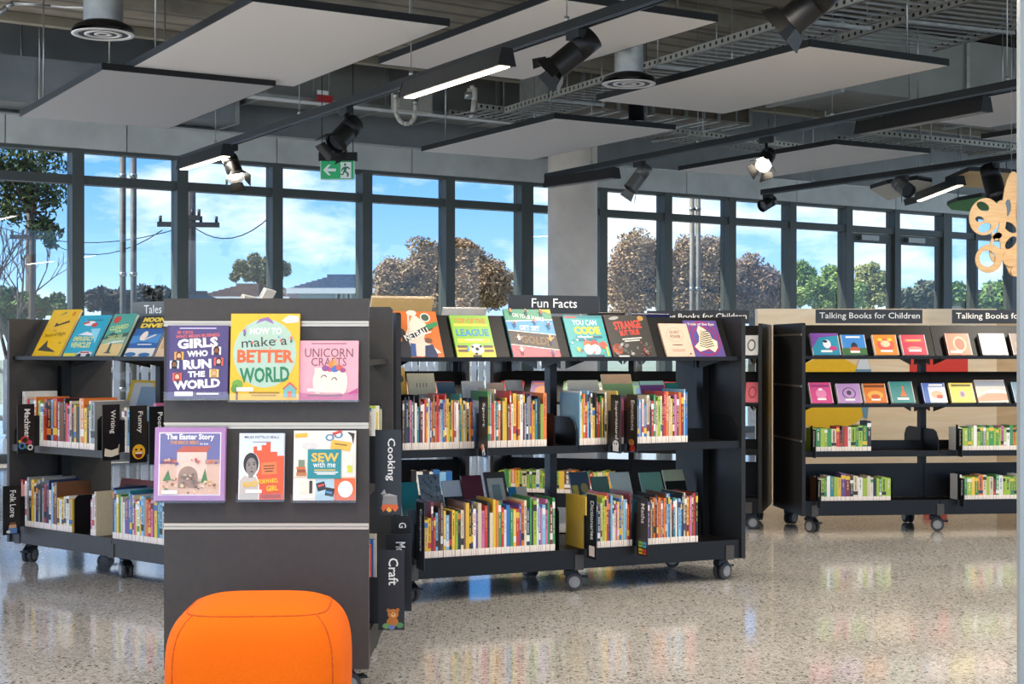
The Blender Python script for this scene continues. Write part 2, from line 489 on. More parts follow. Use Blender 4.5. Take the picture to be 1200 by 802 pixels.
mull_px = [-31, 89, 211, 322, 427, 524, 614, 703, 779, 854, 925, 991, 1047, 1106, 1140, 1184, 1240]
mull_w = {614: 0.17, 1047: 0.10, 1140: 0.05, 1184: 0.10, 1106: 0.18}
ms = [wall_s(p) for p in mull_px]
for i in range(len(ms) - 1):
    a, b = ms[i], ms[i + 1]
    p = mull_px[i]
    door = p in (991, 1047)
    r = structure(('door_%d' % (1 if p == 991 else 2)) if door else 'window_%d' % (i + 1 if i < 11 else i - 1), None, W0, WA)
    w0 = mull_w.get(p, 0.12) / 2; w1 = mull_w.get(mull_px[i + 1], 0.12) / 2
    MB().box(a - w0, a + w0, -0.08, 0.10, 0, HEAD).build('mullion', FRAME, r)
    MB().box(a + w0, b - w1, -0.06, 0.08, TRAN - 0.045, TRAN + 0.045).build('transom', FRAME, r)
    MB().box(a + w0, b - w1, -0.06, 0.08, HEAD - 0.035, HEAD).build('head_rail', FRAME, r)
    MB().box(a + w0, b - w1, -0.06, 0.08, 0.0, 0.08).build('bottom_rail', FRAME, r)
    MB().box(a + w0, b - w1, 0.02, 0.03, TRAN + 0.045, HEAD - 0.035).build('top_pane', GLASS, r)
    if door:
        x0, x1 = a + w0 + 0.008, b - w1 - 0.008
        z1 = TRAN - 0.055
        lf = MB().box(x0, x0 + 0.07, -0.03, 0.03, 0.01, z1).box(x1 - 0.07, x1, -0.03, 0.03, 0.01, z1).box(x0 + .07, x1 - .07, -0.03, 0.03, z1 - 0.13, z1).box(x0 + .07, x1 - .07, -0.03, 0.03, 0.01, 0.2)
        lf.build('door_leaf_frame', FRAME, r)
        MB().box(x0 + 0.07, x1 - 0.07, -0.004, 0.004, 0.2, z1 - 0.13).build('door_pane', GLASS, r)
        MB().box(x0 + 0.15, x0 + 0.5, -0.10, -0.03, z1 - 0.10, z1 - 0.03).build('door_closer', mat('8b8a85', 0.4, 0.6, name='closer_metal'), r)
        MB().cyl((x1 - 0.035, -0.08, 0.8), (x1 - 0.035, -0.08, 1.5), 0.014).build('pull_handle', GALV, r)
    else:
        MB().box(a + w0, b - w1, 0.02, 0.03, 0.08, TRAN - 0.045).build('main_pane', GLASS, r)

cp = PY(671, Y0, 17.5)
co = structure('column_1', 'round bare concrete column', (cp.x, cp.y, 0))
co.name = 'trim_1'
prof = [(0.29, 0.0), (0.29, 4.0)]
MB().lathe(prof, 40).build('column_shaft', COLUMN, co)

# rectangular ducts near the glazing
def duct(label, s0, s1, v0, v1, z0, z1, m, step=1.5, rotz=None, org=None, group='rectangular ceiling ducts'):
    r = thing('air_duct', label, 'duct', (org if org is not None else W0), (0, 0, WA if rotz is None else rotz), group)
    n = max(1, int(round((s1 - s0) / step)))
    d = (s1 - s0) / n
    for i in range(n):
        MB().box(s0 + i * d + 0.02, s0 + (i + 1) * d - 0.02, v0, v1, z0, z1).build('duct_section', m, r)
    for i in range(n + 1):
        x = s0 + i * d
        MB().box(x - 0.02, x + 0.02, v0 - 0.025, v1 + 0.025, z0 - 0.025, z1 + 0.025).build('flange', GALV, r)
    for i in range(n):
        x = s0 + (i + 0.5) * d
        for v in (v0 - 0.05, v1 + 0.05):
            MB().cyl((x, v, z0 - 0.02), (x, v, 3.98 if (v < -1.9 or rotz is not None) else 4.75), 0.008, n=6).build('hanger_rod', GALV, r)
        MB().box(x - 0.02, x + 0.02, v0 - 0.07, v1 + 0.07, z0 - 0.045, z0 - 0.027).build('strap', GALV, r)
    return r
duct('wide galvanised duct above the left windows', wall_s(-60), wall_s(250), -0.62, -0.10, 3.44, 3.88, DUCT)
duct('long dull grey duct with bright underside above the middle windows', wall_s(262), wall_s(640), -1.05, -0.45, 3.66, 4.15, DUCTDARK)
lt = thing('sheen_plate', 'added pale plate standing for light reflected under the long dull duct', 'sheen plate', W0, (0, 0, WA))
MB().box(wall_s(150), wall_s(640), -1.28, -1.12, 3.6, 3.606).build('sheen_sheet', mat('d5d8d6', 0.45, 0.3, 0.1, 4, name='duct_sheen_tone'), lt)  # pale plate added for the light the duct underside reflects
MB().box(wall_s(150), wall_s(640), -1.28, -1.275, 3.606, 3.64).build('sheen_lip', GALV, lt)
for k in range(5):
    x = wall_s(190) + k * (wall_s(620) - wall_s(190)) / 4
    MB().cyl((x, -1.2, 3.606), (x, -1.2, 4.75), 0.006, n=6).build('hanger_rod', GALV, lt)

# ------------------------------------------------------------------ suspended acoustic panels
PA = math.radians(31.0)
D1 = Vector((math.sin(PA), -math.cos(PA), 0))                 # towards the camera along the tracks
D2 = Vector((math.cos(PA), math.sin(PA), 0))
def panel(label, A, z, L=2.3, W=1.2, m=None, t=0.045):
    p = PZ(A[0], A[1], z)
    r = thing('ceiling_panel', label, 'ceiling panel', p, (0, 0, PA), 'suspended acoustic panels')
    # local x = D2, local y = -D1
    MB().box(0.006, W - 0.006, -L + 0.006, -0.006, 0, t - 0.004).build('felt_board', m or PANEL, r)
    e = MB().box(0, W, -L - 0.004, -L + 0.006, 0.001, t).box(0, W, -0.006, 0.004, 0.001, t).box(-0.004, 0.006, -L, 0, 0.001, t).box(W - 0.006, W + 0.004, -L, 0, 0.001, t)
    e.build('edge_channel', BLACK, r)
    for x in (0.12, W - 0.12):
        for y in (-0.25, -L + 0.25):
            MB().cyl((x, y, t), (x, y, 3.98 - z), 0.006, n=6).cyl((x, y, t - 0.004), (x, y, t + 0.03), 0.02, n=8).build('hanger_rod', GALV, r)
    return r
panel('small grey acoustic ceiling panel at the upper left, lowest behind its paler neighbour', (23.6, 137), 2.93, m=PANELG)
panel('large pale acoustic ceiling panel above the orange pouf, second from the left', (148, 82.5), 2.97)
panel('pale acoustic ceiling panel behind the long lit strip light', (444, 75), 3.13)
panel('white acoustic ceiling panel hanging right in front of the concrete column', (494, 177.5), 2.95)
panel('beige acoustic ceiling panel beside the round ring diffuser under the cable tray', (699, 118), 2.95)
panel('white acoustic ceiling panel behind the lit spotlight on the right', (795, 200), 2.95)
panel('acoustic ceiling panel cut by the right edge above a black strip light', (1035, 136), 2.95)
panel('small far acoustic ceiling panel at the right edge', (1150, 163), 2.95)

def petal(label, pts, z, m, t=0.05):
    P = [PZ(x, y, z) for x, y in pts]
    c = sum(P, Vector()) / len(P)
    r = thing('petal_panel', label, 'ceiling panel', c, (0, 0, 0), 'coloured petal panels')
    poly = [((p - c).x, (p - c).y) for p in P]
    MB().prism(poly, 'z', 0, t - 0.01).build('felt_board', m, r)
    MB().prism([(x * 1.01, y * 1.01) for x, y in poly], 'z', t - 0.012, t).prism([(x * 1.012, y * 1.012) for x, y in poly], 'z', 0.004, t - 0.01).build('edge_channel', BLACK, r)
    for k in (0, len(poly) // 2):
        MB().cyl((poly[k][0] * .6, poly[k][1] * .6, t), (poly[k][0] * .6, poly[k][1] * .6, 3.98 - z), 0.006, n=6).build('hanger_rod', GALV, r)
petal('mustard yellow petal-shaped ceiling panel above the wooden flower', [(1108, 213), (1124, 206), (1136, 201), (1165, 202), (1198, 205), (1194, 213), (1182, 221), (1150, 220), (1120, 219)], 2.95, mat('d9b57c', 0.9, 0, 0.08, 150, name='yellow_felt'))
petal('pale grey petal-shaped ceiling panel above the glass doors', [(1020, 222), (1040, 216), (1075, 211), (1092, 214), (1090, 224), (1065, 229), (1040, 235), (1034, 231)], 2.95, mat('bdb8aa', 0.9, 0, 0.08, 150, name='pale_felt'))
petal('green petal-shaped ceiling panel beside the wooden flower', [(1110, 241), (1122, 236), (1150, 231), (1172, 233), (1178, 240), (1160, 246), (1135, 248), (1115, 246)], 2.93, mat('4c8a47', 0.9, 0, 0.08, 150, name='green_felt'))

# ------------------------------------------------------------------ lighting tracks, strip lights and spotlights
TZ = 2.76
TRACKS = []
def snap(p):
    best = None
    for a, d, L in TRACKS:
        t = max(0.1, min(L - 0.1, (p - a).dot(d)))
        q = a + d * t
        if best is None or (q - p).length < (best - p).length: best = q
    return best
def track(label, pa, pb, z=TZ, over=0.0):
    a = PZ(pa[0], pa[1], z); b = PZ(pb[0], pb[1], z)
    d = (b - a).normalized(); b = b + d * over
    L = (b - a).length
    r = thing('lighting_track', label, 'lighting track', a, (0, 0, math.atan2(d.y, d.x)), 'black lighting tracks')
    MB().box(0, L, -0.022, 0.022, 0.012, 0.06).build('rail', BLACK, r)
    MB().box(0, L, -0.02, -0.012, 0, 0.012).box(0, L, 0.012, 0.02, 0, 0.012).build('lip', mat('55595c', 0.3, 0.8, name='track_lip'), r)
    n = max(2, int(L / 1.6))
    for i in range(n):
        x = (i + 0.5) * L / n
        MB().cyl((x, 0, 0.06), (x, 0, 3.98 - z), 0.004, n=6).cyl((x, 0, 0.06), (x, 0, 0.09), 0.014, n=8).build('suspension_wire', GALV, r)
    TRACKS.append((a, d, L))
    return r
def strip_light(label, pa, pb, z=TZ, on=True, k=9.0, watt=34.0, at=None):
    if at is not None: a, b = at
    else: a = PZ(pa[0], pa[1], z - 0.10); b = PZ(pb[0], pb[1], z - 0.10)
    d = (b - a).normalized(); L = (b - a).length
    r = thing('strip_light', label, 'strip light', a, (0, 0, math.atan2(d.y, d.x)), 'trapezoid strip lights on the tracks')
    MB().prism([(-0.055, 0.004), (-0.05, 0.0), (0.05, 0.0), (0.055, 0.004), (0.032, 0.096), (-0.032, 0.096)], 'x', 0.004, L - 0.004).build('housing', mat('2b2b2b', 0.4, 0.3, name='luminaire_black') if on else CHAR, r)
    for x0, x1 in ((-0.004, 0.004), (L - 0.004, L + 0.004)):
        MB().prism([(-0.058, 0.0), (0.058, 0.0), (0.034, 0.099), (-0.034, 0.099)], 'x', x0, x1).build('end_cap', BLACK, r)
    MB().box(0.02, L - 0.02, -0.03, 0.03, -0.004, 0.001).build('diffuser', mat('fff1dc' if on else '8a8884', 0.5, 0, 0, 1, emit=k if on else 0.0, ecol='ffe9c8', name='diffuser_%s' % on), r)
    if on and watt:                                      # the lamp's own light
        ld = bpy.data.lights.new('strip_lamp', 'AREA'); ld.shape = 'RECTANGLE'; ld.size = L - 0.05; ld.size_y = 0.05
        ld.energy = watt; ld.color = (1.0, 0.91, 0.79)
        lo = bpy.data.objects.new('strip_lamp', ld); COL.objects.link(lo); lo.parent = r; lo.location = (L / 2, 0, -0.008)
    return r
def spot(label, at, aim, z=TZ, lit=False, r0=0.055, L=0.2, grey=False, doors=4, drop=0.12, k=14.0, group='track spotlights', watt=0.0):
    """at: pixel of the track adapter; aim: direction of the barrel"""
    p = snap(PZ(at[0], at[1], z))
    r = thing('spotlight', label, 'spotlight', p, (0, 0, 0), group)
    bm_ = mat('5f5e5c', 0.45, 0.4, name='grey_lamp_metal') if grey else BLACK
    MB().box(-0.06, 0.06, -0.025, 0.025, -0.045, 0.0).build('adapter', BLACK, r, rot=(0, 0, PA + math.pi / 2))
    MB().cyl((0, 0, -0.04), (0, 0, -0.04 - drop), 0.012, n=8).build('stem', bm_, r)
    d = Vector(aim).normalized()
    c = Vector((0, 0, -0.04 - drop - 0.01))
    rear = c - d * L * 0.45; front = c + d * L * 0.55
    b = MB().cyl(rear, c - d * L * 0.02, r0, r0, 20).cyl(c + d * L * 0.0, front, r0 * 1.02, r0 * 1.02, 20, cap=False)
    b.cyl(c + d * L * 0.0, c + d * L * 0.02, r0 * 1.0, r0 * 1.0, 20)
    b.cyl(c - d * L * 0.021, c + d * L * 0.001, r0 * 0.94, r0 * 0.94, 20)
    b.build('barrel', bm_, r)
    MB().cyl(front - d * 0.03, front - d * 0.025, r0 * 0.93, r0 * 0.93, 20).build('lens', mat('fff4e0', 0.3, 0, 0, 1, emit=k if lit else 0.0, ecol='fff0d8', name='lens_%s' % lit) if lit else mat('55585c', 0.15, 0.5, name='dark_lens'), r)
    if watt:
        ld = bpy.data.lights.new('spot_lamp', 'SPOT'); ld.energy = watt; ld.spot_size = math.radians(62); ld.spot_blend = 0.7
        ld.color = (1.0, 0.88, 0.74); ld.shadow_soft_size = 0.05
        lo = bpy.data.objects.new('spot_lamp', ld); COL.objects.link(lo); lo.parent = r
        lo.location = front + d * 0.005; lo.rotation_euler = (-d).to_track_quat('Z', 'Y').to_euler()
    MB().cyl(front - d * 0.012, front, r0 * 1.12, r0 * 1.12, 20, cap=False).build('rim', bm_, r)
    x = d.cross(Vector((0, 0, 1))).normalized(); y = d.cross(x)
    for i in range(doors):
        t = i * math.pi / 2 + 0.3
        o_ = x * math.cos(t) + y * math.sin(t); s_ = x * -math.sin(t) + y * math.cos(t)
        q0 = front + o_ * r0 * 1.08; q1 = q0 + d * 0.065 + o_ * 0.03
        w0, w1 = r0 * 0.75, r0 * 1.0
        n_ = o_ * 0.002
        pts = [q0 - s_ * w0, q0 + s_ * w0, q1 + s_ * w1, q1 - s_ * w1]
        MB().add([p_ - n_ for p_ in pts] + [p_ + n_ for p_ in pts], [(0, 1, 2, 3), (7, 6, 5, 4), (0, 4, 5, 1), (1, 5, 6, 2), (2, 6, 7, 3), (3, 7, 4, 0)]).build('barn_door', bm_, r)
    return r

track('black lighting track running from the upper middle down to the left windows', (212, 191), (800, -6), over=3.5)
track('black lighting track crossing in front of the concrete column', (640, 211), (1197, 103), over=4.0)
track('far black lighting track leading towards the petal ceiling panels', (893, 229), (1197, 187), over=3.0)
track('short black lighting track above the top edge at the right', (940, -14), (1000, -42), over=2.0)
strip_light('lit strip light on the track left of the big black spotlight', (477, 115), (594, 77))
strip_light('lit strip light at the far left end of its track by the windows', (214, 199), (266, 183), watt=10)
strip_light('dark strip light in front of the concrete column', (642, 220), (722, 209), on=False)
strip_light('long dark strip light at the right below a ceiling panel', (1008, 158), (1156, 131), on=False)
strip_light('lit strip light over the glass doors by the green petal', (1076, 236), (1126, 217), z=2.95, k=6)
# out-of-view strip lights added overhead and behind the camera to brighten the room
def along(ti, t0, L, label):
    a, d, _l = TRACKS[ti]
    p0 = a + d * t0 - Vector((0, 0, 0.10)); strip_light(label, None, None, at=(p0, p0 + d * L))
sp12 = TRACKS[1][0] - TRACKS[0][0]
n12 = Vector((TRACKS[0][1].y, -TRACKS[0][1].x, 0)); gap12 = abs(sp12.dot(n12))
for i, off in enumerate((-1, -2)):  # extra tracks added out of view to carry the added lights
    a, d, L = TRACKS[0]
    perp = Vector((-d.y, d.x, 0)); perp = perp if perp.x < 0 else -perp
    a2_ = a + perp * gap12 * (i + 1) + d * (7.0 + 1.5 * i)
    r_ = thing('lighting_track', ['added unseen lighting track overhead left of the picture', 'added unseen lighting track overhead further left of the picture'][i], 'lighting track', a2_, (0, 0, math.atan2(d.y, d.x)), 'black lighting tracks')
    MB().box(0, 7, -0.022, 0.022, 0.0, 0.06).build('rail', BLACK, r_)
    for x in (1, 3.5, 6): MB().cyl((x, 0, 0.06), (x, 0, 3.98 - TZ), 0.004, n=6).build('suspension_wire', GALV, r_)
    TRACKS.append((a2_, d, 7.0))
for ti, t0, lab in ((0, 7.9, 'added unseen strip light on the main track just above the top edge'), (0, 9.4, 'added unseen strip light on the main track overhead right of the camera'),
                    (1, 6.4, 'added unseen strip light on the second track above the top right corner'), (1, 8.3, 'added unseen strip light on the second track overhead at the right'),
                    (4, 0.4, 'added unseen strip light overhead in front of the camera'), (4, 2.9, 'added unseen strip light overhead above the camera'), (4, 5.4, 'added unseen strip light overhead behind the camera'), (5, 1.0, 'added unseen strip light overhead left of the camera')):
    along(ti, t0, 1.3, lab)
spot('lit grey spotlight by the third window from the left', (290, 172), (0.35, -0.55, -0.75), lit=True, watt=8, r0=0.065, L=0.22)
spot('black spotlight with open shutter above the green exit sign', (426, 128), (-0.45, -0.6, -0.65), r0=0.07, L=0.25, lit=False)
spot('big black spotlight with square shutters hanging below the pale panel', (692, 38), (-0.72, -0.1, -0.6), r0=0.062, L=0.27, drop=0.06)
spot('grey spotlight hanging right of the concrete column', (752, 190), (-0.55, -0.1, -0.75), grey=True, r0=0.06, L=0.26, drop=0.08, doors=2)
spot('brightly lit spotlight with shutters at the right under a white panel', (932, 164), (-0.35, -0.75, -0.55), lit=True, watt=8, r0=0.06, L=0.2, k=25)
spot('black spotlight cut off by the top edge of the picture', (955, -12), (-0.6, 0.2, -0.5), r0=0.07, L=0.24, drop=0.04)
spot('small dark spotlight against the window beside the sixth pane', (894, 230), (-0.7, -0.5, -0.4), r0=0.06, L=0.18, drop=0.04, doors=0)
spot('dark spotlight seen end-on below the far track', (1017, 203), (0.3, -0.8, -0.5), r0=0.07, L=0.2, drop=0.05, doors=2, grey=True)
spot('boxy black spotlight over the second glass door', (1099, 186), (0.1, -0.4, -0.9), r0=0.085, L=0.3, drop=0.1, doors=0)
spot('black spotlight in front of the wooden flower', (1192, 180), (-0.6, -0.2, -0.7), r0=0.075, L=0.28, drop=0.12, doors=2)

# ------------------------------------------------------------------ cable trays, round diffusers, exit sign, services
def tray(label, pa, pb, z, w=0.45, over=0.0, rung=0.12, h=0.06):
    a = PZ(pa[0], pa[1], z); b = PZ(pb[0], pb[1], z)
    d = (b - a).normalized(); L = (b - a).length + over
    r = thing('cable_tray', label, 'cable tray', a, (0, 0, math.atan2(d.y, d.x)), 'galvanised cable trays')
    for v in (0, w):
        MB().box(0, L, v - 0.006, v + 0.006, 0, h).box(0, L, v - 0.006, v + 0.02, 0, 0.004).build('side_rail', PERF, r)
    rm = MB().box(-0.012, 0.012, 0.006, w - 0.006, 0.004, 0.016).mesh('rung', GALV)
    for i in range(int(L / rung)):
        obj('rung', rm, r, loc=((i + 0.5) * rung, 0, 0))
    n = max(2, int(L / 1.5))
    for i in range(n):
        x = (i + 0.5) * L / n
        for v in (-0.03, w + 0.03):
            MB().cyl((x, v, -0.03), (x, v, 3.98 - z), 0.006, n=6).build('hanger_rod', GALV, r)
        MB().box(x - 0.02, x + 0.02, -0.05, w + 0.05, -0.022, -0.001).build('strut', GALV, r)
    return r
tray('ladder cable tray running from the column up to the top right', (592, 133), (1030, -4), 3.36, w=0.5, over=2.0)
tray('wide bright ladder cable tray at the top right corner', (985, 50), (1190, -14), 3.5, w=0.9, over=1.5)
tray('far ladder cable tray crossing behind the middle ceiling panels', (560, 128), (1000, 182), 3.55, w=0.5)
tray('far ladder cable tray at the right above the white panel', (1020, 158), (1230, 180), 3.35, w=0.5)

def diffuser(label, px, zb, rad, tube_r, Z=2.98):
    p = PZ(px[0], px[1], Z)
    r = thing('air_diffuser', label, 'air diffuser', p, (0, 0, 0), 'round ring air diffusers')
    MB().lathe([(tube_r, 0.06), (tube_r, 3.85 - Z)], 28).build('drop_duct', GALV, r)
    MB().lathe([(rad * .97, 0.02), (rad * .9, 0.045), (tube_r, 0.075)], 28).build('collar', BLACK, r)
    MB().lathe([(0.001, 0.004), (rad * .97, 0.004)], 28).build('black_cone', BLACK, r)
    wm = mat('d9d8d4', 0.4, 0.2, name='diffuser_white')
    for a, b in ((0.97, 0.78), (0.58, 0.44), (0.28, 0.16)):
        MB().lathe([(rad * a, 0.004), (rad * a * .99, 0.0), (rad * b, 0.0), (rad * b, 0.004)], 28).build('ring', wm, r)
diffuser('round ring diffuser on a steel drop duct at the upper left', (121, 41), 0, 0.19, 0.115)
diffuser('round ring diffuser on a steel drop duct beside the beige panel', (737, 99), 0, 0.19, 0.10, Z=2.92)
p = PZ(746, 147, 3.0)
r = thing('drop_pipe', 'short black drop pipe behind the beige ceiling panel', 'pipe', p)
MB().lathe([(0.001, 0), (0.07, 0), (0.07, 0.98)], 20).build('pipe', BLACK, r)
MB().lathe([(0.072, 0), (0.072, 0.03)], 20).build('pale_collar', GALV, r)

ES = PY(395.5, 210, 13.0)
r = thing('exit_sign', 'green and white running man exit sign hanging by the windows', 'exit sign', ES)
sc = 13.0 / F
w_, h_ = 38 * sc, 21 * sc
MB().box(-w_ / 2, w_ / 2, -0.012, 0.012, 0, h_).build('sign_face', mat('0f7a4c', 0.4, 0, 0.03, 20, emit=0.35, ecol='0f8a52', name='exit_green'), r)
MB().box(-w_ / 2 - 0.02, w_ / 2 + 0.03, -0.03, 0.03, h_, h_ + 0.075).build('sign_housing', BLACK, r)
MB().box(w_ / 2, w_ / 2 + 0.008, -0.014, 0.014, 0, h_).box(-w_ / 2 - 0.008, -w_ / 2, -0.014, 0.014, 0, h_).box(-w_ / 2, w_ / 2, -0.014, 0.014, -0.008, 0).build('clear_edge', mat('cfe8dc', 0.3, 0, 0, 1, name='acrylic_edge'), r)
put_art(r, [('p', [(.06, .5), (.22, .8), (.30, .8), (.2, .58), (.46, .58), (.46, .42), (.2, .42), (.30, .2), (.22, .2)], 'f2f6f2'),
            ('r', .60, .04, .33, .9, 'f2f6f2'), ('o', .74, .8, .035, .07, '0f7a4c'),
            ('p', [(.70, .68), (.82, .7), (.9, .58), (.87, .54), (.8, .62), (.77, .45), (.86, .3), (.84, .12), (.79, .12), (.8, .28), (.73, .38), (.68, .22), (.6, .22), (.6, .28), (.66, .3), (.71, .56), (.66, .5), (.65, .42), (.62, .42), (.63, .56)], '0f7a4c')],
        w_, h_, 'pictogram', 'lettering', loc=(-w_ / 2, -0.012, 0))
for x in (-w_ * .48, w_ * .48):
    MB().cyl((x, 0, h_ + 0.07), (x, 0, 3.98 - ES.z), 0.004, n=6).build('suspension_wire', BLACK, r)

# small services seen between the panels
def service_box(label, px, Y, w, h, d, m, cat, name):
    p = PY(px[0], px[1], Y)
    r = thing(name, label, cat, p, (0, 0, WA))
    MB().box(0, w, 0, d, 0, h).build('case', m, r)
    MB().box(0.02, w - 0.02, -0.012, 0, 0.02, h - 0.02).build('cover_plate', mat('b7b4ab', 0.5, 0.1, name='enclosure_grey'), r)
    return r
rb = service_box('pale grey control box fixed to the dark duct', (465, 128), 15.1, 0.42, 0.24, 0.12, mat('aaa79e', 0.5, 0.1, name='control_box'), 'control box', 'control_box')
rs = thing('fire_service_sign', 'small red fire service tag on the duct by the pale panel', 'sign', PY(372, 119, 14.9), (0, 0, WA))
MB().box(0, 0.17, 0, 0.006, 0, 0.07).build('red_plate', ink('b3242c'), rs)
MB().box(0, 0.12, 0, 0.006, 0.075, 0.115).build('white_plate', WHITE, rs)
def conduit(label, pts, Y, rad=0.022, m=None):
    P = [PY(x, y, Y) for x, y in pts]
    r = thing('conduit', label, 'conduit', P[0], group='ceiling conduits')
    MB().tube([p_ - P[0] for p_ in P], rad, 10).build('pipe', m or mat('c9c5ba', 0.5, 0, name='conduit_pvc'), r)
    for p_ in (P[0], P[-1]):
        MB().cyl(p_ - P[0] - Vector((0, 0, 0.03)), p_ - P[0] + Vector((0, 0, 0.03)), rad * 1.5, n=10).build('coupling', GALV, r)
conduit('white flexible conduit loop below the grey control box', [(464, 112), (464, 132), (467, 140), (473, 145), (480, 145), (485, 140), (487, 130), (487, 120)], 14.9)
conduit('bent pale conduit left of the white panel by the column', [(549, 112), (551, 104), (556, 103), (556, 118), (554, 136)], 15.2, 0.03)
conduit('thin pipe running along the soffit at the upper left corner', [(-5, 20), (8, 8), (16, 3), (60, 5), (130, 12)], 12.0, 0.02, GALV)
duct('dark square duct at the upper right corner', 0, 4.5, 0, 0.9, 3.28, 3.85, DUCTDARK, rotz=PA, org=Vector((PZ(985, 105, 3.28).x, PZ(985, 105, 3.28).y, 0)))
duct('ribbed brown-grey duct behind the big black spotlight', 0, 2.6, 0, 0.45, 3.56, 3.94, mat('6c6355', 0.6, 0.2, 0.2, 3, name='brown_duct'), step=0.4, rotz=PA, org=Vector((PZ(640, 120, 3.56).x, PZ(640, 120, 3.56).y, 0)))
# ------------------------------------------------------------------ mobile bookcases
TILT = math.radians(29)
class Unit: pass
def make_castor_meshes():
    f = MB()
    f.cyl((0, 0, 0.092), (0, 0, 0.106), 0.03, n=14).box(-0.018, 0.018, -0.03, 0.035, 0.07, 0.092)
    f.prism([(-0.045, 0.03), (-0.02, 0.025), (0.03, 0.07), (0.03, 0.092), (-0.03, 0.092)], 'x', -0.006, 0.006)
    fork = f.mesh('castor', BLACK)
    w = MB()
    for s in (-1, 1):
        w.cyl((s * 0.008, -0.012, 0.041), (s * 0.026, -0.012, 0.041), 0.04, n=20, mi=0)
        w.cyl((s * 0.0262, -0.012, 0.041), (s * 0.029, -0.012, 0.041), 0.026, n=16, mi=1)
    wheel = w.mesh('wheel', [RUBBER, WHEEL])
    b = MB().box(-0.022, 0.022, -0.075, -0.045, 0.058, 0.066).prism([(-0.046, 0.058), (-0.03, 0.07), (-0.03, 0.085), (-0.046, 0.068)], 'x', -0.02, 0.02)
    return fork, wheel, b.mesh('brake_lever', BLACK)
CASTOR = make_castor_meshes()

def bookcase(label, O, ang, nb, bay, tiers, D=0.62, H=1.265, main=CHAR, endmat=CHAR, plain_end=False, group='charcoal mobile bookcases'):
    U = Unit()
    U.O = Vector((O[0], O[1], 0)); U.a = ang; U.D = D; U.L = nb * bay; U.bay = bay; U.tiers = tiers
    U.U = Vector((math.cos(ang), math.sin(ang), 0)); U.V = Vector((-math.sin(ang), math.cos(ang), 0))
    r = U.root = thing('bookcase', label, 'bookcase', U.O, (0, 0, ang), group)
    L = U.L
    if not plain_end:
        MB().prism([(0, .108), (D, .108), (D, H - .01), (D - .01, H), (.01, H), (0, H - .01)], 'x', -0.022, 0).build('end_panel', endmat, r)
    MB().prism([(0, .108), (D, .108), (D, H - .01), (D - .01, H), (.01, H), (0, H - .01)], 'x', L, L + 0.022).build('end_panel', endmat, r)
    for k in range(nb + 1):
        u = min(max(k * bay, 0.026), L - 0.026)
        MB().box(u - 0.018, u + 0.018, D / 2 - 0.03, D / 2 + 0.03, 0.19, H - 0.03).build('post', STEELB, r)
        for s in (0, 1):
            uu = min(max(k * bay, 0.06), L - 0.06)
            c = obj('castor', CASTOR[0], r, loc=(uu, 0.09 if s == 0 else D - 0.09, 0), rot=(0, 0, 0.5 + 0.7 * k if s == 0 else 2.2 + k))
            obj('wheel', CASTOR[1], c); obj('brake_lever', CASTOR[2], c)
            vj = 0.006 if s == 0 else D - 0.012
            MB().box(uu - 0.022, uu + 0.022, vj, vj + 0.006, 0.104, 0.172).build('joint_cover', CHARL, r)
    for k in range(nb):
        u0, u1 = k * bay + 0.002, (k + 1) * bay - 0.002
        MB().box(u0, u1, 0.021, D - 0.021, 0.172, 0.19).build('base_deck', main, r)
        MB().box(u0, u1, 0.012, 0.021, 0.108, 0.197).build('base_lip', main, r)
        MB().box(u0, u1, D - 0.021, D - 0.012, 0.108, 0.197).build('base_lip', main, r)
        if len(tiers) == 3:                              # closed back behind the bottom tier
            MB().box(u0, u1, D / 2 - 0.036, D / 2 - 0.031, 0.191, 0.40).build('back_panel', main, r)
        for kind, z in tiers:
            for s in (0, 1):
                first, last = (k == 0), (k == nb - 1)
                mv = (lambda v: v) if s == 0 else (lambda v: D - v)
                def bx(m, v0, v1, z0, z1, a=u0, b=u1):
                    q0, q1 = sorted((mv(v0), mv(v1))); m.box(a, b, q0, q1, z0, z1); return m
                if kind == 'shelf':
                    sh = MB(); bx(sh, 0.021, 0.285, z - 0.016, z); bx(sh, 0.281, 0.285, z, z + 0.05)
                    so = sh.build('shelf', main, r)
                    lp = MB(); bx(lp, 0.012, 0.0208, z - 0.03, z + 0.005); lp.build('shelf_lip', main, so)
                    for ue, du in ((u0, 0.004), (u1 - 0.004, 0.004)):
                        if ue == u0 and not first: continue
                        pr = [(mv(a), b) for a, b in ((.03, z + .001), (.285, z + .001), (.285, z + .13), (.11, z + .13), (.06, z + .115), (.03, z + .075))]
                        MB().prism(pr, 'x', ue, ue + du).build('shelf_bracket', BLACK, so)
                else:
                    tt = math.tan(TILT); hp = 0.195
                    pr = [(mv(a), b) for a, b in ((.079, z + .001), (.083, z + .001), (.083 + hp * tt, z + hp), (.079 + hp * tt, z + hp))]
                    po = MB().prism(pr, 'x', u0, u1).build('display_panel', main, r)
                    lg = MB(); bx(lg, 0.024, 0.083, z - 0.006, z); bx(lg, 0.02, 0.0239, z - 0.012, z + 0.007)
                    lg.build('display_ledge', STEELB, po)
                    for ue in (u0 + 0.06, u1 - 0.06):
                        pr = [(mv(a), b) for a, b in ((.05, z - .007), (.085, z - .007), (.28, z - .05), (.28, z + .02), (.16, z - .007))]
                        MB().prism([(mv(.05), z - .007), (mv(.28), z - .007), (mv(.28), z - .05)], 'x', ue, ue + 0.004).build('display_bracket', BLACK, po)
    return U
def u_at(U, px, v):
    k = (px - 600) / F
    p = U.O + U.V * v
    return -(p.x - k * p.y) / (U.U.x - k * U.U.y)
def W(U, u, v, z): return U.O + U.U * u + U.V * v + Vector((0, 0, z))

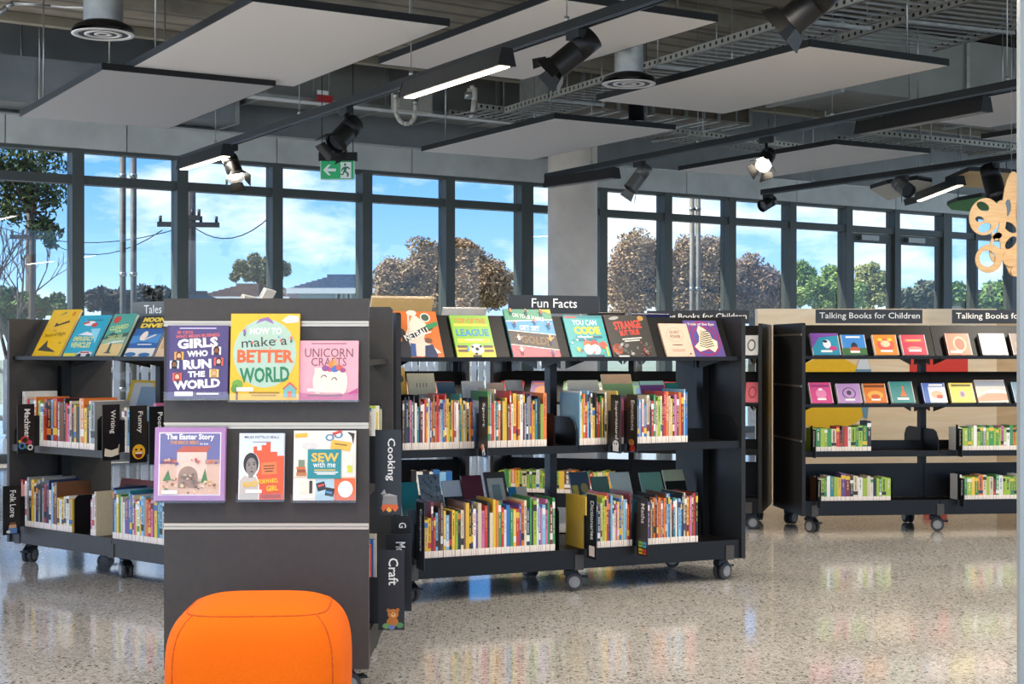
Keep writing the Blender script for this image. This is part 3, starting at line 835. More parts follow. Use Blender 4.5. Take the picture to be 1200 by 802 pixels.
TA = (('shelf', 0.665), ('display', 1.065))
TC = (('shelf', 0.61), ('display', 1.065))
TB = (('shelf', 0.49), ('display', 0.77), ('display', 1.06))
c2a = PY(470, Y0, 6.43); c2b = PY(869, Y0, 7.13)
a2 = math.atan2(c2b.y - c2a.y, c2b.x - c2a.x); L2 = (Vector((c2b.x - c2a.x, c2b.y - c2a.y))).length
U2 = bookcase('long charcoal bookcase in the middle packed with bright paperbacks', (c2a.x, c2a.y), a2, 2, L2 / 2, TA, main=STEELB)
c3 = PY(11, Y0, 7.74)
a3 = math.radians(-40.2)
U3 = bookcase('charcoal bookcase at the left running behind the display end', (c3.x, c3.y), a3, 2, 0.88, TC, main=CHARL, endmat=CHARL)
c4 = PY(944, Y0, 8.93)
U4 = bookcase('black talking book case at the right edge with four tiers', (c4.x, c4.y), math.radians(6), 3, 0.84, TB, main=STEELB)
a5 = math.radians(-15.5)
e5 = Vector((1.50, 9.1)) - Vector((math.cos(a5), math.sin(a5))) * 1.68
U5 = bookcase('black talking book case half hidden behind the middle bookcase', (e5.x, e5.y), a5, 2, 0.84, TB, main=STEELB, endmat=CHAR)
e6 = PY(546, Y0, 9.35)
a6 = math.radians(10)
U6 = bookcase('black bookcase glimpsed through the left of the middle bookcase', (e6.x - .86 * math.cos(a6), e6.y - .86 * math.sin(a6)), a6, 1, 0.86, TB, main=STEELB)
c1 = PY(432, Y0, 4.654)
U1 = bookcase('charcoal bookcase end on to the camera behind the orange pouf', (c1.x, c1.y + 0.03), math.pi / 2, 1, 0.9, TA, D=0.638, plain_end=True, endmat=CHARL)
# the slatted display end of that bookcase
yf = -0.03
def zy(y): return CAMZ + (Y0 - y) / (F / 4.654)
slats = [(zy(376), 1.265), (zy(495), zy(383)), (zy(613), zy(503)), (0.108, zy(621))]
for z0, z1 in slats:
    MB().box(yf, yf + 0.026, 0, 0.638, z0, z1).build('slat_panel', CHARL, U1.root)
for z0, z1 in ((zy(383), zy(376)), (zy(503), zy(495)), (zy(621), zy(613))):
    MB().box(yf - 0.004, yf + 0.02, 0, 0.638, z0 + .001, z0 + 0.008).box(yf - 0.004, yf + 0.02, 0, 0.638, z1 - 0.008, z1 - .001).box(yf + 0.008, yf + 0.02, 0, 0.638, z0 + 0.008, z1 - 0.008).build('slat_rail', ALU, U1.root)
# bright seams on the end panel of the right-hand case
for z in (1.19, 0.88, 0.55):
    MB().box(-0.026, -0.0221, 0.005, U4.D - 0.005, z, z + 0.012).build('seam_strip', ALU, U4.root)

# ------------------------------------------------------------------ books in rows
PAL = dict(r=('red', 'c4382c'), o=('orange', 'e27a30'), y=('yellow', 'e8bc3c'), l=('lime green', '9fb83c'), g=('green', '3d8a48'), t=('teal', '2c8088'),
           b=('blue', '2d6cae'), c=('pale blue', '86b9d6'), n=('navy', '2a3456'), p=('purple', '6b4a8a'), v=('pink', 'cf6f98'), m=('maroon', '7d2a36'),
           w=('white', 'ece6dc'), e=('cream', 'ddcdac'), k=('black', '24211f'), a=('grey', '90908d'), d=('brown', '70492f'))
BK_COVER = MB().box(-.5, .5, 0, .03, 0, 1).box(-.5, -.38, .03, 1, 0, 1).box(.38, .5, .03, 1, 0, 1).mesh('cover', OBJCOL)
BK_PAGES = MB().box(-.379, .379, .031, .97, .012, .982).mesh('pages', PAGES)
BK_LABEL = MB().box(-.47, .47, -.006, .0, .0, 1).mesh('spine_label', STICK)
BK_TITLES = []
rt = random.Random(5)
for k in range(9):
    m_ = MB(); z = 0.94; end = rt.uniform(0.30, 0.55); wd = rt.uniform(.10, .2)
    if k % 3 == 1:
        m_.box(-.5, .5, -.003, -.0005, .80, .93); z = .78
    if k % 3 == 2:
        m_.box(-.5, .5, -.003, -.0005, .26, .40); end = .45
    while z > end:
        s = rt.uniform(0.018, 0.036)
        if rt.random() < 0.82:
            a = rt.uniform(0.5, 1) * wd
            m_.box(-a, wd, -.004, -.0005, z - s, z)
            if rt.random() < .6: m_.box(-wd, wd * .2, -.004, -.0005, z - s * .45, z)
        z -= s + rt.uniform(0.006, 0.012)
    BK_TITLES.append(m_.mesh('spine_title', OBJCOL))
TITLE_COL = {'k': 'wyaor', 'n': 'wyo', 'w': 'krbg', 'e': 'kmn', 'y': 'krbw', 'r': 'wyk', 'o': 'wkn', 'l': 'wk', 'g': 'wy', 't': 'wy', 'b': 'wy', 'c': 'nwk', 'p': 'wy', 'v': 'wk', 'm': 'wy', 'a': 'kw', 'd': 'we'}
rb_ = random.Random(11)
def jitter(h, amt=0.12):
    c = lin(h); s = 1 + rb_.uniform(-amt, amt)
    return tuple(max(0, min(1, v * s)) for v in c)
def one_book(U, u, v, z, t, d, h, key, label, group, cat='book', side=0, lean=0.0, lab=True, labh=0.034, title=True, name='book'):
    p = W(U, u, v, z)
    a = U.a if side == 0 else U.a + math.pi
    r = thing(name, label, cat, p, (0, lean, a), group)
    r.scale = (t, d, h)
    obj('cover', BK_COVER, r, color=jitter(PAL[key][1]))
    obj('pages', BK_PAGES, r)
    if lab: obj('spine_label', BK_LABEL, r, scale=(1, 1, min(labh, h * .3) / h))
    if title and rb_.random() < .8: obj('spine_title', rb_.choice(BK_TITLES), r, color=lin(PAL[rb_.choice(TITLE_COL[key])][1]))
    return r
STUFF = MB()
SK = list(PAL)
def stuff_book(U, u, v, z, t, d, h, key, side, lab, labh):
    a = U.a if side == 0 else U.a + math.pi
    c, s_ = math.cos(a), math.sin(a); p = W(U, u, v, z)
    def put(x0, x1, y0, y1, z0, z1, mi):
        m_ = MB().box(x0, x1, y0, y1, z0, z1)
        STUFF.add([(p.x + x * c - y * s_, p.y + x * s_ + y * c, p.z + zz) for x, y, zz in m_.v], m_.f, mi)
    put(-t / 2, t / 2, 0, .004, 0, h, SK.index(key)); put(-t / 2, -t * .38, .004, d, 0, h, SK.index(key)); put(t * .38, t / 2, .004, d, 0, h, SK.index(key))
    put(-t * .38, t * .38, .004, d * .97, .002, h - .004, len(SK))
    if lab: put(-t * .47, t * .47, -.001, 0, 0, labh, len(SK) + 1)
def size_word(h, t):
    a = 'tall' if h > .245 else ('short' if h < .19 else ('slim' if t < .0105 else ('thick' if t > .0165 else '')))
    return (a + ' ') if a else ''
def row(U, px0, px1, z, spec, where, group, v=0.03, side=0, depth=0.175, labh=0.034, gap=0.0007, cat='book', ujit=0.004, u_range=None, lab=True, stuff=False, name='book'):
    toks = spec.split()
    if u_range: ua, ub = u_range
    else: ua, ub = u_at(U, px0, v), u_at(U, px1, v)
    raw = []
    for tk in toks:
        key = tk[0]; rest = tk[1:].split(':')
        h = float(rest[0]) / 100 + rb_.uniform(-.004, .004)
        t = float(rest[1]) / 1000 if len(rest) > 1 else rb_.choice([.0085, .010, .012, .012, .014, .017])
        raw.append((key, h, t))
    tot = sum(x[2] for x in raw)
    k = (ub - ua - gap * len(raw)) / tot
    u = ua
    n = len(raw)
    for i, (key, h, t) in enumerate(raw):
        t *= k
        d = depth * (1.0 if h < .23 else 1.12) + rb_.uniform(-.01, .01)
        vv = v + rb_.uniform(0, ujit)
        vp = vv if side == 0 else U.D - vv
        idx_ = i if side == 0 else n - 1 - i
        if stuff:
            stuff_book(U, u + t / 2, vp, z + .0008, t, d, h, key, side, lab, labh); u += t + gap; continue
        one_book(U, u + t / 2, vp, z + 0.0008, t, d, h, key, '%s%s-spined book, %s from left %s' % (size_word(h, t), PAL[key][0], nth(i), where), group, side=side, labh=labh, lab=lab, cat=cat, name=name)
        u += t + gap

M_UP, M_LOW, M_UP3 = 0.665, 0.19, 0.61
row(U2, 472, 556, M_UP, 'd22 k23 n22 k24 v22 a21 k24 w21 t19:14 k24 m21 w20:12 r22 y21 w23:13 p22 o21 d24:14 o21 r24 v21 e22:10 c22 b22 r24:13 y22 l21 k22 y22 r21 w21:14 w20 e22 t24:14 y20 e21 y21 n22 y19 o21 n22:13 b21',
    'on the middle bookcase before the Sport divider', 'books left of the Sport divider')
row(U2, 569, 641, M_UP, 'w21:14 g25:12 a25 r20 e26:10 t21 o21 k22 y21 y22:12 d20 r25:9 w20 y24:20 r20 y21 w24 m25:12 c20 k24 a23 p24 o20 y21:14 t22 k23 k22:10 l19:18 o24:22',
    'on the middle bookcase after the Sport divider', 'books right of the Sport divider')
row(U2, 679, 711, M_UP, 'c24:8 w25:9 y21 o24:15 r20 c25:12 n24:13 w24 y17:20 k24 d22 r20:18 g23 y22 k24 e24:13',
    'on the middle bookcase before the Supernatural divider', 'books left of the Supernatural divider')
row(U2, 723, 731, M_UP, 'y25 n21:14 v22 m21', 'between the Supernatural and Emotions dividers', 'books beside the Emotions divider')
row(U2, 741, 806, M_UP, 'm22 v21 b19:17 c21 p20 w21 b19:17 e23 k22 r20:16 g23 e20 l22:18 w22 m19 r24 o24:15 e22 y21 k22 v23:15 d22 o24:15 m23 c25 b24',
    'on the middle bookcase after the Emotions divider', 'books right of the Emotions divider')
row(U2, 495, 651, M_LOW, 'k20 y17:18 y18:16 m25:10 r18 c20 k22 d24 y21 c19:16 k20 y21:14 l20 k21 e21:14 d24 y24:18 k22 n24 w21 p20 e23 v20 r22 k24 e19 y25:14 o24:12 g24 r21:14 w20 b22:20 g20 y20:14 r20:16 p22 o23:13 e24:12 n20 g25 k20 l23 w24 b22 v20 c21 v24:10 g23 m21 g24:14',
    'on the middle low shelf before Dictionaries', 'books on the low shelf left of Dictionaries')
row(U2, 694, 741, M_LOW, 'b22:22 b21 k18:18 e21 l23:18 y24 r25:12 n22 c24 w20 e22 v20 y21 b22 e24 c22 a22 r20 m25 k24',
    'between the Dictionaries and Maths dividers', 'books between Dictionaries and Maths')
row(U2, 755, 818, M_LOW, 't21:14 c20 p20 k23 y21 d22 o22 k24 r21 o22:20 a21 r20 o22 d24 c24 b24:14 e21 k20 t22 w21 d20 c21:20 b20 k24 e24 m23 y22 r22 v22 d23 r24 k24',
    'on the middle bookcase after the Maths divider', 'books right of the Maths divider')
row(U2, 686.5, 692.5, M_LOW, 'y24 y24', 'left of the Dictionaries divider', 'yellow books by Dictionaries')

row(U3, 26, 42, M_UP3, 'w28:12 e25 r24 a24 o25', 'behind the Machines divider', 'books behind the Machines divider', v=0.06)
row(U3, 45, 111, M_UP3, 'l23 w22 o21 r24:14 k24:26 c24 r25:26 a23 d23:26 k25 r23 v22 e24 k22 y22 k21 e25:10 o25:18 y21:16 k22 w24 a24:24',
    'between the Machines and Writing dividers', 'books between Machines and Writing')
row(U3, 142, 152, M_UP3, 'd21:14 e22 c21:18', 'between the Writing and Funny dividers', 'books beside the Writing divider')
row(U3, 0, 0, M_UP3, 'v24 n23:16 y22 e24 o24 e25 a25:14 t24 w25 k24', 'behind the Funny divider on the left bookcase', 'books behind the Funny divider', u_range=(1.14, 1.40), v=0.06, stuff=True)
row(U3, 24, 84, M_LOW, 'r24:12 o22 w24:12 a26 k20:12 y25:16 e23 n22 a25 k25 a26 r23 n25 w20 c24 m24 d25:14 y17 w16 y16 e18:14 w18 y17', 'on the left low shelf after Folk Lore', 'books after the Folk Lore divider')
row(U3, 106, 112, M_LOW, 'v18 w20 e22:12', 'right of the left bookend', 'books by the left bookend')
row(U3, 132, 194, M_LOW, 'n25:10 c24 y22:14 g22:14 e21 w18 p20:24 t24:10 b23 e22 v20 y19 w20:14 y22 c22 a22 o21 r20:16 v21 m19 y20 t20 c20 e20 w21', 'on the left low shelf nearest the display end', 'books on the left bookcase low right')

row(U4, 952, 1021, 0.49, 'l14 g14 l14 l14 g14 e14 r15 k13 d15 r15 w15 l15 g15 l16 g16 k18', 'on the right case third tier, left bay', 'talking books third tier left', depth=0.13, labh=0.03, ujit=0.001, name='talking_book', cat='talking book')
row(U4, 1122, 1202, 0.49, 'w14 l14 l14 g14 l14 w15 l14 g15 a15 l14 g15 l14 g14 l14 v15 l14 w14 g15 o14 l15 l14 g15', 'on the right case third tier, right bay', 'talking books third tier right', depth=0.13, labh=0.03, ujit=0.001, name='talking_book', cat='talking book')
row(U4, 957, 1044, M_LOW, 'd15 l14 g14 w15 t15:14 l15 y14 p17:16 m16 k14 e15 w14 l14 e15 w14 k14 l14 g14 l14 l14', 'on the right case bottom tier, left bay', 'talking books bottom tier left', depth=0.13, labh=0.03, ujit=0.001, name='talking_book', cat='talking book')
row(U4, 1124, 1202, M_LOW, 'w15 l14 g14 l14 y14 g14 o15:16 e15 l14 e14 k13 g15 w15 l14 l14 g14 l14 w15 y14', 'on the right case bottom tier, right bay', 'talking books bottom tier right', depth=0.13, labh=0.03, ujit=0.001, name='talking_book', cat='talking book')
row(U5, 584, 640, M_LOW, 'l14 l14 g14 l15 o15 y14 l14 e14 l15 g15 l14 w15 l14 g14', 'on the half-hidden case bottom tier, left', 'half-hidden talking books left', depth=0.13, labh=0.03, name='talking_book', cat='talking book')
row(U5, 650, 716, M_LOW, 'l14 y14 d15 o15 l14 w14 g14 r14 l14 e14 l15 y14', 'on the half-hidden case bottom tier, right', 'half-hidden talking books right', depth=0.13, labh=0.03, name='talking_book', cat='talking book')
row(U5, 650, 722, 0.49, 'e14 k14 o14 w14 y14 d14 e14 g14 w14 k14 o14 e14 l14 w14 r14', 'on the half-hidden case third tier, right', 'half-hidden third tier books right', depth=0.13, labh=0.03, name='talking_book', cat='talking book')
row(U5, 752, 790, 0.49, 'g14 e14 r14 k14 e14 g14 o14 e14', 'on the half-hidden case third tier, far right', 'half-hidden third tier books far right', depth=0.13, labh=0.03, name='talking_book', cat='talking book')
row(U6, 482, 530, M_LOW, 'k16 w15 k16:18 w15 b16:18 c15 b15', 'on the glimpsed back case bottom tier', 'glimpsed back case books', depth=0.13, labh=0.03, stuff=True)
row(U1, 0, 0, M_UP, 'l24 w23 o24 y23 e24 n25 w23 t24', 'behind the Cooking divider', 'books behind the Cooking divider', u_range=(0.2, 0.42))
row(U1, 0, 0, M_UP, 'w23 l24 e23 y22 w24 g23 e22 k24', 'further in behind the Cooking divider', 'books further behind Cooking', u_range=(0.5, 0.82), stuff=True)
row(U1, 0, 0, M_LOW, 'w24 e25 r23 n24 w25 e24 a24 w23', 'just behind the Craft divider', 'books behind the Craft divider', u_range=(0.08, 0.24))
row(U1, 0, 0, M_LOW, 'd26 e27 r25 m24 b26 e25 w25 n24 e26', 'further in behind the Craft divider', 'books further behind Craft', u_range=(0.3, 0.6), stuff=True)

so_ = STUFF.build('half_hidden_books', [mat(PAL[k][1], 0.4, 0, 0.05, 20, name='stuff_cover_' + k) for k in SK] + [PAGES, STICK])
tag(so_, 'mostly hidden book tops on the far sides of the bookcases', 'books', kind='stuff')
# ------------------------------------------------------------------ bookends, dividers, signs
def bookend(U, px, z, label, h=0.15, w=0.12, v=0.035, flip=1):
    u = u_at(U, px, v)
    r = thing('bookend', label, 'bookend', W(U, u, v, z), (0, 0, U.a), 'black steel bookends')
    MB().prism([(0, 0), (w, 0), (w, h - .02), (w - .02, h), (.02, h), (0, h - .02)], 'x', 0, 0.0015).build('upright_plate', BLACK, r)
    MB().box(0.0015, 0.05 * flip if flip > 0 else 0.003, 0, w, 0.0005, 0.0018).build('foot_plate', BLACK, r)
bookend(U2, 650, M_UP, 'black bookend on the middle bookcase upper shelf by the post', h=0.15)
bookend(U2, 655, M_LOW, 'black bookend left of the Dictionaries divider', h=0.2)
bookend(U2, 820, M_LOW, 'black bookend after the last Maths book', h=0.15)
bookend(U3, 87, M_LOW, 'black bookend on the left bookcase low shelf', h=0.19)
bookend(U3, 114, M_UP3, 'black bookend against a pale grey book before Writing', h=0.17)
bookend(U4, 1046, M_LOW, 'black bookend after the bottom left talking books', h=0.14)

def divider(U, px, z, text, label, face, pict=(), h=0.265, w=0.10, v=0.03, u=None, zoff=-0.03, tsize=0.42, tcol='f2efe8', th=0.30):
    """plate standing out from the shelf, square to it; face -1: printed on the -u side, +1: on the +u side"""
    uu = u_at(U, px, v) if u is None else u
    r = thing('shelf_divider', label, 'shelf divider', W(U, uu, 0, z), (0, 0, U.a), 'black printed shelf dividers')
    MB().box(-0.0015, 0.0015, -w, -0.003, zoff, zoff + h).build('plate', mat('161616', 0.35, 0, 0.05, 30, name='divider_black'), r)
    MB().box(-0.0012, 0.0012, -0.003, 0.026, 0.006, 0.16).build('rear_tab', BLACK, r)
    # board coordinates: X runs left to right as seen, Z up
    # a rotated text box keeps its own width / height, so size it in metres
    tw = tsize * h; thh = min(0.36 * w, 0.034)
    items = list(pict) if text is None else [('t', text, 0.56 - tw / w / 2, (1 - 0.10) - tsize / 2 - thh / h / 2, tw / w, thh / h, tcol, 0.012, -90)] + list(pict)
    if face < 0:
        put_art(r, items, w, h, 'picture', 'lettering', loc=(-0.0015, -0.003, zoff), rot=(0, 0, -math.pi / 2))
    else:
        put_art(r, items, w, h, 'picture', 'lettering', loc=(0.0015, -w, zoff), rot=(0, 0, math.pi / 2))
P_SPORT = [('o', .5, .17, .12, .045, 'e3b48c'), ('r', .42, .02, .3, .12, 'e8e6e0', 20), ('r', .3, .1, .18, .1, 'd9682f', 30), ('r', .5, .0, .12, .08, '2b4a8a')]
P_GHOST = [('o', .5, .13, .3, .09, 'efece6'), ('r', .22, .03, .56, .1, 'efece6'), ('o', .4, .16, .05, .02, '161616'), ('o', .6, .16, .05, .02, '161616')]
P_EMO = [('o', .45, .17, .26, .06, 'e08a3a'), ('o', .55, .07, .26, .06, 'c8382c'), ('o', .4, .18, .04, .012, '161616'), ('o', .6, .08, .04, .012, '161616')]
P_MATH = [('r', .15, .14, .34, .1, '8bbf3c'), ('r', .53, .14, .34, .1, '49a7c9'), ('r', .15, .02, .34, .1, 'e6c02e'), ('r', .53, .02, .34, .1, 'd8472e'),
          ('r', .22, .18, .2, .02, '222222'), ('r', .6, .18, .2, .02, '222222'), ('r', .22, .06, .2, .02, '222222'), ('r', .6, .06, .2, .02, '222222')]
P_LAUGH = [('o', .5, .19, .36, .13, 'f0b428'), ('o', .36, .23, .07, .02, '4a2c10'), ('o', .64, .23, .07, .02, '4a2c10'), ('p', [(.25, .18), (.75, .18), (.66, .1), (.5, .075), (.34, .1)], '7c2416'), ('r', .3, .155, .4, .025, 'f6f2ea')]
P_GEARS = [('o', .42, .27, .24, .085, 'c03a30'), ('o', .42, .27, .14, .05, '161616'), ('o', .26, .16, .2, .07, '4a8ac0'), ('o', .26, .16, .11, .04, '161616'),
           ('o', .72, .12, .17, .06, 'd9d4cc'), ('o', .72, .12, .09, .03, '161616'), ('o', .7, .22, .13, .045, 'c24a60'), ('o', .12, .25, .08, .03, 'e0b040'), ('o', .5, .13, .09, .03, '4f8a58')]
P_PAGE = [('p', [(.1, .08), (.5, .06), (.92, .1), (.9, .22), (.5, .18), (.14, .22)], 'e9ddca'), ('p', [(.84, .12), (.9, .12), (.96, .28), (.9, .28)], 'cbb89a')]
P_FOLK = [('o', .55, .16, .22, .06, 'd6a07a'), ('r', .3, .02, .5, .11, '5f86b8'), ('r', .38, .2, .34, .05, '6c4a2c'), ('o', .3, .06, .12, .03, 'e6e0d4')]
P_BBQ = [('p', [(.24, .08), (.84, .08), (.8, .22), (.3, .22)], '8f8a86'), ('p', [(.24, .22), (.84, .22), (.5, .25)], 'b5b0aa'), ('p', [(.2, .24), (.34, .3), (.42, .24)], 'a8a29c'),
         ('p', [(.22, .08), (.3, .03), (.4, .07), (.5, .02), (.62, .07), (.74, .03), (.86, .08), (.8, .12), (.3, .12)], 'e0662a'), ('p', [(.4, .05), (.5, .09), (.62, .05), (.55, .03)], 'f0b840')]
P_BEAR = [('o', .55, .2, .2, .062, 'c0762e'), ('o', .38, .245, .07, .024, 'b0661f'), ('o', .72, .25, .07, .024, 'b0661f'), ('o', .56, .19, .09, .03, 'e2b06c'), ('o', .53, .1, .22, .062, 'b96e28'),
          ('o', .56, .2, .025, .01, '221510'), ('o', .47, .215, .02, .009, '221510'), ('o', .64, .22, .02, .009, '221510'), ('o', .3, .05, .14, .035, '6f9a5a'), ('o', .8, .06, .13, .035, '4f8a56'), ('o', .5, .035, .12, .03, '6a7ab0')]
P_MARKS = [('r', .45, .9 - .05 * k, .22 if k % 3 else .3, .032, 'd8d4cc') for k in range(11)]
P_TAG = [('r', .25, .04, .55, .16, 'e5d3c6')]
divider(U2, 558, M_UP, 'Sport', 'black Sport divider on the middle bookcase upper shelf', -1, P_SPORT, tsize=.40)
divider(U2, 712, M_UP, 'Supernatural', 'black Supernatural divider with a ghost picture', -1, P_GHOST, tsize=.66)
divider(U2, 731, M_UP, 'Emotions', 'black Emotions divider with orange and red faces', -1, P_EMO, tsize=.52)
divider(U2, 485, M_LOW, 'Computers', 'black Computers divider at the left of the low shelf', -1, (), tsize=.62, h=0.29, tcol='a9a8a4')
divider(U2, 684, M_LOW, 'Dictionaries', 'black Dictionaries divider with a blank tag', -1, P_TAG, tsize=.60, h=0.29)
divider(U2, 743, M_LOW, 'Maths', 'black Maths divider with four coloured squares', -1, P_MATH, tsize=.34)
divider(U3, 47, M_UP3, 'Machines', 'black Machines divider with coloured gears', 1, P_GEARS, tsize=.58, h=0.25)
divider(U3, 147, M_UP3, 'Writing', 'black Writing divider with a paper and quill', 1, P_PAGE, tsize=.42, h=0.265)
divider(U3, 179, M_UP3, 'Funny', 'black Funny divider with a laughing yellow face', 1, P_LAUGH, tsize=.38, h=0.265)
divider(U3, 202, M_UP3, 'Poetry', 'black Poetry divider half hidden by the display end', 1, (), tsize=.40, h=0.265)
divider(U3, 30, M_LOW, 'Folk Lore', 'black Folk Lore divider at the far left low shelf', 1, P_FOLK, tsize=.55, h=0.25)
divider(U1, 0, M_UP, 'Cooking', 'black Cooking divider with a barbecue picture', -1, P_BBQ, tsize=.50, u=0.16, zoff=-0.095, h=0.275, w=0.088)
divider(U1, 0, M_LOW, 'Craft', 'black Craft divider with a teddy bear', -1, P_BEAR, tsize=.34, u=0.27, zoff=-0.015, h=0.265, w=0.09)
divider(U1, 0, M_LOW, 'Mo', 'black divider partly hidden behind the Craft divider', -1, (), tsize=.14, u=0.55, zoff=-0.002, h=0.27, w=0.095)
divider(U1, 0, M_LOW, 'G', 'rearmost black divider above the Craft divider', -1, (), tsize=.08, u=0.80, zoff=0.055, h=0.25, w=0.075)
divider(U4, 950, 0.49, None, 'black divider at the left of the right case third tier', -1, P_MARKS, h=0.17, w=0.07)
divider(U4, 956, M_LOW, None, 'black divider at the left of the right case bottom tier', -1, P_MARKS, h=0.17, w=0.07)
divider(U4, 1120, 0.49, None, 'black divider starting the right bay third tier', -1, P_MARKS, h=0.17, w=0.07)
divider(U4, 1122, M_LOW, None, 'black divider starting the right bay bottom tier', -1, P_MARKS, h=0.17, w=0.07)

def sign(U, px0, px1, v, z0, h, text, label, tx=(0.06, 0.88), col='1f1f1e', tcol='d8d6d0', tz=(0.22, 0.56)):
    u0, u1 = u_at(U, px0, v), u_at(U, px1, v)
    w = u1 - u0
    r = thing('header_sign', label, 'sign', W(U, u0, v, z0), (0, 0, U.a), 'header signs on the bookcases')
    MB().box(0, w, 0, 0.006, 0, h).build('sign_board', mat(col, 0.4, 0.1, 0.04, 30, name='sign_board'), r)
    for x in (0.2 * w, 0.8 * w):
        MB().box(x - 0.006, x + 0.006, 0.0065, 0.012, -0.05, h * .5).build('sign_clip', ALU, r)
    put_art(r, [('t', text, tx[0], tz[0], tx[1], tz[1], tcol, 0.004)], w, h, 'picture', 'lettering')
sign(U2, 596, 702, 0.26, 1.275, 0.085, 'Fun Facts', 'black Fun Facts sign on top of the middle bookcase', tx=(.25, .5), tz=(.32, .5), tcol='f4f1ea')
sign(U4, 956, 1081, 0.2, 1.267, 0.085, 'Talking Books for Children', 'whole Talking Books for Children sign on the right case', tx=(.035, .94))
sign(U4, 1116, 1241, 0.2, 1.267, 0.085, 'Talking Books for Children', 'Talking Books sign cut off by the right edge', tx=(.035, .94), tcol='efe6d8')
sign(U5, 758, 878, 0.2, 1.267, 0.085, 'Talking Books for Children', 'Talking Books sign half hidden behind the middle bookcase', tx=(.035, .94), tcol='efe6d8')
sign(U3, 155, 240, 0.3, 1.26, 0.085, 'Tales &', 'grey Tales sign on the left bookcase', tx=(.17, .36), col='5b5952', tcol='f4f1ea', tz=(.3, .5))

# ------------------------------------------------------------------ books shown face out
def face_book(root_parent_loc, rot, w, h, t, cover, art, label, group, name='book', cat='book', spine=None, paper=True):
    r = thing(name, label, cat, root_parent_loc, rot, group)
    cm = mat(cover, 0.35, 0, 0.04, 40, name='cover_' + cover)
    sm = mat(spine or cover, 0.35, 0, 0.04, 40, name='cover_' + (spine or cover))
    c = MB().box(0, w, 0, 0.002, 0, h).box(0, w, t - 0.002, t, 0, h).box(0, 0.002, 0.002, t - 0.002, 0, h, 1)
    c.build('cover', [cm, sm], r)
    MB().box(0.002, w - 0.003, 0.0021, t - 0.0021, 0.003, h - 0.003).build('pages', PAGES, r)
    put_art(r, art, w, h)
    return r
def on_display(U, x0, x1, ztier, h, t, cover, art, label, group, spine=None, side=0, name='book', cat='book'):
    vb = 0.0775 - (t + 0.0008) / math.cos(TILT)
    u0, u1 = u_at(U, x0, vb), u_at(U, x1, vb)
    z = ztier + (t + 0.0008) * math.sin(TILT) + 0.0012
    return face_book(W(U, u0, vb, z), (-TILT, 0, U.a), u1 - u0, h, t, cover, art, label, group, spine=spine, name=name, cat=cat)
def patches(seed, cols, n, x0=0.05, x1=.95, z0=.05, z1=.95, s=(.03, .08)):
    q = random.Random(seed); out = []
    for i in range(n):
        c = q.choice(cols); x = q.uniform(x0, x1); z = q.uniform(z0, z1); a = q.uniform(*s)
        if q.random() < .5: out.append(('o', x, z, a, a * q.uniform(.5, 1), c, q.uniform(0, 90)))
        else: out.append(('r', max(x0, x - a), max(z0, z - a * .6), a * 1.6, a, c, q.uniform(-40, 40)))
    return out
def figure(x, z, s, top, leg='2a3350', skin='d9a27c'):
    return [('o', x, z + .9 * s, .11 * s, .11 * s, skin), ('p', [(x - .16 * s, z + .8 * s), (x + .16 * s, z + .8 * s), (x + .12 * s, z + .4 * s), (x - .12 * s, z + .4 * s)], top),
            ('r', x - .13 * s, z, .1 * s, .42 * s, leg, 10), ('r', x + .04 * s, z, .1 * s, .42 * s, leg, -14), ('r', x + .1 * s, z + .66 * s, .34 * s, .07 * s, skin, 40), ('r', x - .42 * s, z + .6 * s, .34 * s, .07 * s, skin, -30)]
def tagr(x, z, w=.26, h=.05): return ('r', x, z, w, h, 'efe8dc')

G2 = 'books face out along the middle bookcase top'
on_display(U2, 470.5, 521, 1.065, .235, .008, 'd9712c', [
    ('p', [(0, .15), (.45, .95), (.75, .7), (.6, .4), (.95, .1), (.5, .02), (.2, .05)], 'f0dcc6'), ('o', .42, .96, .12, .06, 'e9d9c8'), ('r', .28, .5, .05, .44, 'e8cdb8', -8),
    ('p', [(.02, .3), (.22, .45), (.28, .1), (.22, 0), (.0, 0)], '1f2233'), ('o', .1, .52, .1, .1, '2a2022'), ('r', .25, .02, .12, .28, '3a5a9a', -6), ('p', [(.55, 0), (.6, .25), (.78, .28), (.86, .05), (.84, 0)], '26345e'), ('o', .7, .36, .09, .06, '7a4a30'),
    ('p', [(.1, .30), (.86, .62), (.86, .74), (.1, .42)], '202022'), ('p', [(.7, .58), (.98, .68), (.98, .78), (.7, .70)], '2f8a52'), ('o', .72, .86, .12, .1, 'e8e0cf'), ('o', .72, .86, .09, .075, '3a5a4a'),
    ('t', 'NETBALL', .14, .44, .66, .13, 'f6f4ee', .02, 20)], 'orange netball book face out, leftmost on the middle bookcase', G2)
on_display(U2, 536.5, 582, 1.065, .215, .010, '8fc043', [
    ('r', 0, 0, 1, .24, 'e0c83a'), ('r', .08, .34, .84, .1, 'd9d23c'), ('r', .06, .74, .88, .06, 'e0d048'), ('t', 'TOP OF THE', .1, .80, .8, .13, 'e07a3a', .02), ('t', 'LEAGUE', .09, .50, .84, .17, '2f8fc0', .02),
    ('r', .28, .40, .46, .022, 'f2f0e4'), ('r', .05, .22, .26, .06, '6d5348'), ('r', .05, .12, .26, .06, '6d5348'), ('r', .72, .22, .24, .06, '6d5348'), ('r', .72, .12, .24, .06, '6d5348'), ('r', .28, .15, .05, .1, '3a90c8'),
    ('o', .54, .19, .17, .125, 'efece4'), ('o', .54, .19, .05, .04, '222222'), ('o', .43, .24, .035, .03, '222222'), ('o', .64, .25, .035, .03, '222222'), ('o', .5, .08, .04, .025, '222222'), ('r', .4, 0, .22, .045, '222222')],
    'lime green football book face out beside the netball book', G2)
